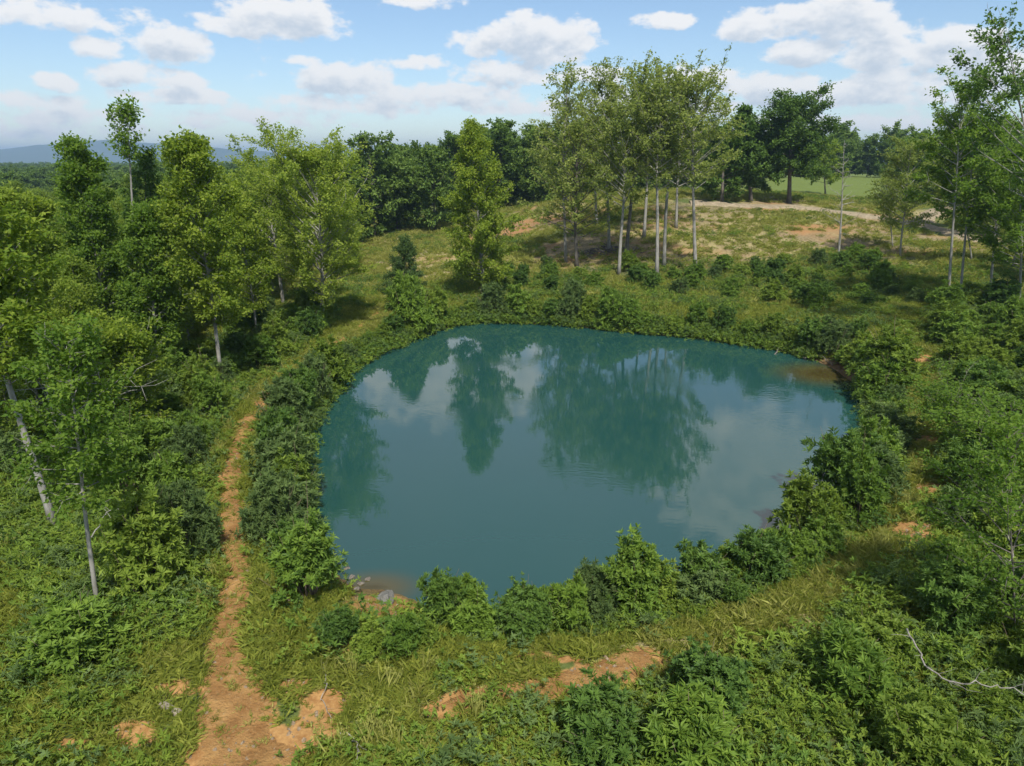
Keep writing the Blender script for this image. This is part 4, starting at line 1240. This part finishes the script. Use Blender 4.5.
x, y = rand_pts(210000, (-42, 46), (11, 82))
d, h, st = sample(DIRT, x, y), sample(HILL, x, y), sample(STR, x, y); sd = sample(GSD, x, y)
vis = in_view(x, y) & (sd > .9)
patch = fbm(x, y, 3.0, 3, 91)
inT = inside(x, y, THICKET) | inside(x, y, LEFTU) | inside(x, y, LEFTV)
dens = np.interp(y, [12, 30, 82], [1, .75, .42])
k = vis & (d + r.normal(0, .17, len(x)) < .36) & (r.random(len(x)) < dens * np.where(inT, .25, .8))
cover('grass', tufts, x[k], y[k], r.uniform(.6, 1.25, k.sum()) * np.interp(y[k], [12, 80], [.85, 1.3]) * (1 - .35 * st[k]), label='green grass covering the banks and the slopes')
x2, y2 = rand_pts(60000, (-42, 46), (11, 82))
st2 = sample(STR, x2, y2); d2 = sample(DIRT, x2, y2)
k = in_view(x2, y2) & (sample(GSD, x2, y2) > 1) & (d2 < .5) & (r.random(len(x2)) < np.maximum(st2 * 1.1, .05))
cover('dry_grass', drys, x2[k], y2[k], r.uniform(.6, 1.2, k.sum()), label='straw coloured dry grass along the worn track')
x, y = rand_pts(70000, (-42, 46), (11, 82))
d, st = sample(DIRT, x, y), sample(STR, x, y); patch = fbm(x, y, 3.0, 3, 97)
inT = inside(x, y, THICKET) | inside(x, y, LEFTU) | inside(x, y, LEFTV)
k = in_view(x, y) & (seg_dist(x, y, GRASSY) > 1.3) & (sample(GSD, x, y) > 1.1) & (d < .2) & (r.random(len(x)) < np.where(inT, .7, sstep(.46, .66, patch) * .6 * (1 - st)))
cover('weeds', weeds, x[k], y[k], r.uniform(.7, 1.5, k.sum()), label='broad leafed weeds between grass and shrubs')
x, y = rand_pts(26000, (-46, 50), (11, 84))
d, st = sample(DIRT, x, y), sample(STR, x, y); patch = fbm(x, y, 4.0, 3, 107)
inT = inside(x, y, THICKET) | inside(x, y, LEFTU) | inside(x, y, LEFTV)
k = in_view(x, y) & (seg_dist(x, y, GRASSY) > 1.3) & (sample(GSD, x, y) > 1.4) & (d < .1) & (path_dist(x, y, PATH, PATH_W) > .7) & (r.random(len(x)) < np.where(inT, .45, sstep(.5, .66, patch) * .4 * (1 - st)))
cover('undergrowth', herbs, x[k], y[k], r.uniform(.6, 1.35, k.sum()), label='thick leafy undergrowth on both sides of the pond')
x, y = rand_pts(40000, (-25, 20), (12, 45))
d = sample(DIRT, x, y)
k = in_view(x, y) & (d > .35) & (r.random(len(x)) < .20 + .5 * (fbm(x, y, .9, 3, 207) > .54))
cover('dead_grass', drys[:2] + tufts[:2], x[k], y[k], r.uniform(.2, .5, k.sum()), tilt=.5, label='short dead grass sprigs on the bare orange earth')
x, y = rand_pts(90000, (-32, 40), (18, 78))
sd = sample(GSD, x, y); d = sample(DIRT, x, y)
k = (sd > -.05) & (sd < 1.9) & (d < .4) & (np.hypot(x - beach[0], y - beach[1]) > 2.5) & (np.hypot((x - sh_c[0]) / 6, (y - sh_c[1]) / 4) > 1) & (r.random(len(x)) < .8)
cover('shoreline_weeds', herbs + weeds[:2], x[k], y[k], r.uniform(.5, 1.15, k.sum()) * np.interp(y[k], [20, 75], [.8, 1.4]), tilt=.35, label='leafy weeds hanging over the water edge all round the pond')
x, y = rand_pts(16000, (-42, 46), (11, 82))
k = in_view(x, y) & (sample(GSD, x, y) > 1.5) & (sample(DIRT, x, y) < .3) & (r.random(len(x)) < sstep(.52, .75, fbm(x, y, 5, 3, 401)) * .7)
cover('tall_grass', stalks, x[k], y[k], r.uniform(.45, .95, k.sum()), tilt=.2, label='tall thin grass stalks with dry seed heads')
x, y = rand_pts(60000, (-25, 20), (12, 45))
d = sample(DIRT, x, y)
k = in_view(x, y) & (d > .4) & (r.random(len(x)) < .03 + .5 * (fbm(x, y, 1.1, 3, 307) > .60))
cover('gravel', pebs, x[k], y[k], r.uniform(.5, 1.35, k.sum()) ** 2, tilt=1.0, label='small loose stones on the bare earth')
# hillside cover, larger and sparser
x, y = rand_pts(42000, (-45, 95), (70, 150))
h = sample(HILL, x, y); st = sample(STR, x, y); patch = fbm(x, y, 6.0, 4, 117)
rd = np.minimum(seg_dist(x, y, ROAD), seg_dist(x, y, ROAD2))
k = in_view(x, y) & (sample(GSD, x, y) > 1.2) & (rd > 3.5) & (r.random(len(x)) < .42 * sstep(.42, .64, patch) * np.clip(1 - h * 1.5, 0, 1) * np.clip(1 - st * .9, .08, 1))
cover('hill_weeds', herbs, x[k], y[k], r.uniform(.5, 1.15, k.sum()), label='scrubby green weeds covering the hillside beyond the pond')
x, y = rand_pts(60000, (-45, 95), (70, 160))
h = sample(HILL, x, y); st = sample(STR, x, y)
rd = np.minimum(seg_dist(x, y, ROAD), seg_dist(x, y, ROAD2))
k = in_view(x, y) & (sample(GSD, x, y) > 1.0) & (rd > 3.2) & (r.random(len(x)) < np.clip(1 - h * 1.1, .06, 1) * .5)
cover('hill_grass', tufts[:1] + drys, x[k], y[k], r.uniform(.9, 1.8, k.sum()), label='mixed green and dry grass on the hillside')

x = np.concatenate([r.uniform(-900, -60, 9000), r.uniform(-900, 900, 5000)]); y = np.concatenate([r.uniform(150, 1100, 9000), r.uniform(420, 1300, 5000)])
k = in_view(x, y, 150) & ((y > 260) | (x < -95 - (y - 150) * .1)) & (y > 420 - 3.0 * np.clip(-x - 40, 0, 200))
fp = [bpy.data.objects.new('far_crown', q[1]) for q in field_p + forest_p[:2]]
cover('distant_forest', fp, x[k], y[k], r.uniform(.55, .9, k.sum()), tilt=.03, label='hazy woods stretching away to the mountains')

# ------------------------------------------------------------------ air
import bmesh
bm = bmesh.new(); bmesh.ops.create_cube(bm, size=1)
me = bpy.data.meshes.new('haze'); bm.to_mesh(me); bm.free()
hz = link('haze', me); hz.scale = (16500, 16500, 220); hz.location = (0, 3300, 220 / 2 - 60); hz['kind'] = 'stuff'
m, nt = mat('haze_air')
out = nd(nt, 'ShaderNodeOutputMaterial'); pv = nd(nt, 'ShaderNodeVolumePrincipled')
pv.inputs['Color'].default_value = (.50, .72, 1.0, 1); pv.inputs['Density'].default_value = .0002; pv.inputs['Anisotropy'].default_value = .2
nt.links.new(pv.outputs[0], out.inputs['Volume']); me.materials.append(m)

# ------------------------------------------------------------------ sky, sun, camera
SUN = norm(np.array([.14, -.70, .98]))
sun_el = math.asin(SUN[2]); sun_az = math.atan2(SUN[0], SUN[1])
L = bpy.data.lights.new('sun', 'SUN'); L.energy = 3.0; L.angle = R(3.0); L.color = (1, .955, .87)
so = bpy.data.objects.new('sun', L); C.objects.link(so)
so.rotation_euler = Vector(SUN).to_track_quat('Z', 'Y').to_euler(); so.location = (60, -40, 120)

W = bpy.data.worlds.new('World'); S.world = W; W.use_nodes = True
nt = W.node_tree; nt.nodes.clear()
wo = nd(nt, 'ShaderNodeOutputWorld')
sky = nd(nt, 'ShaderNodeTexSky', _sky_type='NISHITA', _sun_disc=False)
sky.sun_elevation = sun_el; sky.sun_rotation = sun_az; sky.air_density = 1.0; sky.dust_density = .2; sky.ozone_density = 3.2
bgs = nd(nt, 'ShaderNodeBackground', Strength=.070); nt.links.new(sky.outputs[0], bgs.inputs['Color'])

# cloud field in azimuth / elevation
CL = [(60, 16, 95, 15, .55), (285, 18, 62, 23, 1.1), (240, 24, 60, 12, .7), (172, 44, 42, 22, 1.2), (98, 47, 30, 12, .95), (57, 83, 23, 12, 1.0), (140, 76, 55, 13, .75), (186, 80, 22, 10, .9),
      (178, 97, 60, 10, .7), (60, 118, 70, 12, .6), (345, 80, 56, 20, 1.0), (420, 62, 40, 8, .6), (440, 95, 80, 14, .75), (330, 102, 70, 12, .6), (540, 40, 58, 28, 1.25), (492, 42, 40, 16, .9),
      (505, 74, 55, 15, .9), (475, 98, 60, 12, .7), (425, 1, 34, 9, .9), (665, 21, 33, 9, 1.0), (770, 24, 58, 18, 1.1), (845, 16, 52, 30, 1.2), (806, 52, 45, 16, 1.0), (886, 48, 60, 24, 1.15),
      (950, 50, 62, 26, 1.1), (765, 88, 70, 16, .95), (870, 92, 90, 20, .85), (700, 78, 60, 12, .7), (990, 80, 60, 30, .9), (620, 100, 60, 14, .8), (30, 100, 60, 9, .7), (110, 130, 60, 7, .6), (380, 108, 60, 9, .7), (520, 108, 50, 8, .7), (905, 75, 40, 14, .9), (720, 105, 80, 9, .7), (10, 132, 50, 8, .6), (300, 60, 30, 6, .5), (590, 75, 40, 10, .7), (250, 115, 110, 12, .5), (840, 122, 120, 14, .6)]
grp = bpy.data.node_groups.new('cloud_field', 'ShaderNodeTree')
grp.interface.new_socket('Vector', in_out='INPUT', socket_type='NodeSocketVector')
grp.interface.new_socket('Density', in_out='OUTPUT', socket_type='NodeSocketFloat')
gin, gout = grp.nodes.new('NodeGroupInput'), grp.nodes.new('NodeGroupOutput')
nw = noise(grp, 26, 9, None, .6)
nwn = [n for n in grp.nodes if n.type == 'TEX_NOISE'][0]
mp = grp.nodes.new('ShaderNodeMapping'); mp.inputs['Scale'].default_value = (1, 1.7, 1)
grp.links.new(gin.outputs[0], mp.inputs[0]); grp.links.new(mp.outputs[0], nwn.inputs['Vector'])
sx = grp.nodes.new('ShaderNodeSeparateXYZ'); grp.links.new(gin.outputs[0], sx.inputs[0])
acc = None
big = []
for px, py, w_, h_, amp in CL:
    d = norm(ray(px, py)); az = math.atan2(d[0], d[1]); el = math.asin(d[2])
    d2 = norm(ray(px + w_, py)); waz = abs(math.atan2(d2[0], d2[1]) - az); d3 = norm(ray(px, py - h_)); hel = abs(math.asin(d3[2]) - el)
    big.append((az, el, waz * 1.08, hel * 1.1, amp))
D2 = math.pi / 180
big += [(-5 * D2, 17 * D2, 9 * D2, 4.5 * D2, .95), (20 * D2, 24 * D2, 9 * D2, 6 * D2, 1.1), 
        (-60 * D2, 20 * D2, 22 * D2, 7 * D2, 1.), (70 * D2, 22 * D2, 20 * D2, 8 * D2, 1.), (150 * D2, 25 * D2, 25 * D2, 10 * D2, 1.), (-140 * D2, 20 * D2, 30 * D2, 9 * D2, 1.), (100 * D2, 55 * D2, 30 * D2, 9 * D2, .8), (-100 * D2, 50 * D2, 30 * D2, 10 * D2, .9)]
for az, el, wa, he, amp in big:
    a = mth(grp, 'DIVIDE', mth(grp, 'SUBTRACT', sx.outputs[0], az), wa); a = mth(grp, 'MULTIPLY', a, a)
    e = mth(grp, 'DIVIDE', mth(grp, 'SUBTRACT', sx.outputs[1], el), he); e = mth(grp, 'MULTIPLY', e, e)
    f = mth(grp, 'MULTIPLY', mth(grp, 'MAXIMUM', mth(grp, 'SUBTRACT', 1.0, mth(grp, 'ADD', a, e)), -1.0), amp)
    acc = f if acc is None else mth(grp, 'MAXIMUM', acc, f)
tot = mth(grp, 'ADD', acc, mth(grp, 'MULTIPLY', mth(grp, 'SUBTRACT', nw, .5), 3.4))
grp.links.new(tot, gout.inputs[0])

tc = nd(nt, 'ShaderNodeTexCoord'); sep = nd(nt, 'ShaderNodeSeparateXYZ')
nrmv = nd(nt, 'ShaderNodeVectorMath', _operation='NORMALIZE'); nt.links.new(tc.outputs['Generated'], nrmv.inputs[0]); nt.links.new(nrmv.outputs[0], sep.inputs[0])
az = mth(nt, 'ARCTAN2', sep.outputs[0], sep.outputs[1]); el = mth(nt, 'ARCSINE', sep.outputs[2])


def cloud_at(daz, de):
    cb = nd(nt, 'ShaderNodeCombineXYZ')
    nt.links.new(mth(nt, 'ADD', az, daz), cb.inputs[0]); nt.links.new(mth(nt, 'ADD', el, de), cb.inputs[1])
    g_ = nt.nodes.new('ShaderNodeGroup'); g_.node_tree = grp; nt.links.new(cb.outputs[0], g_.inputs[0])
    return g_.outputs[0]


d0 = cloud_at(0, 0); d1 = cloud_at(.006, .014)
cov = ramp01(nt, d0, -.08, .60)
veil = mth(nt, 'MULTIPLY', ramp01(nt, el, .20, .42), mth(nt, 'MULTIPLY', noise(nt, 1.6, 5, nrmv.outputs[0]), .46))
cov = mth(nt, 'MAXIMUM', cov, veil)
shade = ramp01(nt, d1, .15, 1.5)
ccol = mixc(nt, shade, (1.0, .985, .97), (.61, .68, .77))
bgc = nd(nt, 'ShaderNodeBackground', Strength=.505); nt.links.new(ccol, bgc.inputs['Color'])
mx = nd(nt, 'ShaderNodeMixShader')
nt.links.new(mth(nt, 'MULTIPLY', cov, .92), mx.inputs[0]); nt.links.new(bgs.outputs[0], mx.inputs[1]); nt.links.new(bgc.outputs[0], mx.inputs[2])
nt.links.new(mx.outputs[0], wo.inputs[0])

cam = bpy.data.cameras.new('camera'); co = bpy.data.objects.new('camera', cam); C.objects.link(co)
cam.sensor_fit = 'HORIZONTAL'; cam.sensor_width = 36; cam.lens = 36 * F_PX / 1024; cam.clip_start = .5; cam.clip_end = 20000
co.location = (0, 0, CAM_H); co.rotation_euler = (math.pi / 2 - PITCH, 0, 0)
S.camera = co

S.view_settings.view_transform = 'Standard'; S.view_settings.look = 'None'; S.view_settings.gamma = 1; S.view_settings.exposure = 1.0
S.render.engine = 'CYCLES'
cy = S.cycles
cy.use_denoising = True
cy.max_bounces = 7; cy.diffuse_bounces = 4; cy.glossy_bounces = 3; cy.transmission_bounces = 3; cy.transparent_max_bounces = 6; cy.volume_bounces = 0
cy.use_adaptive_sampling = True; cy.adaptive_threshold = .02
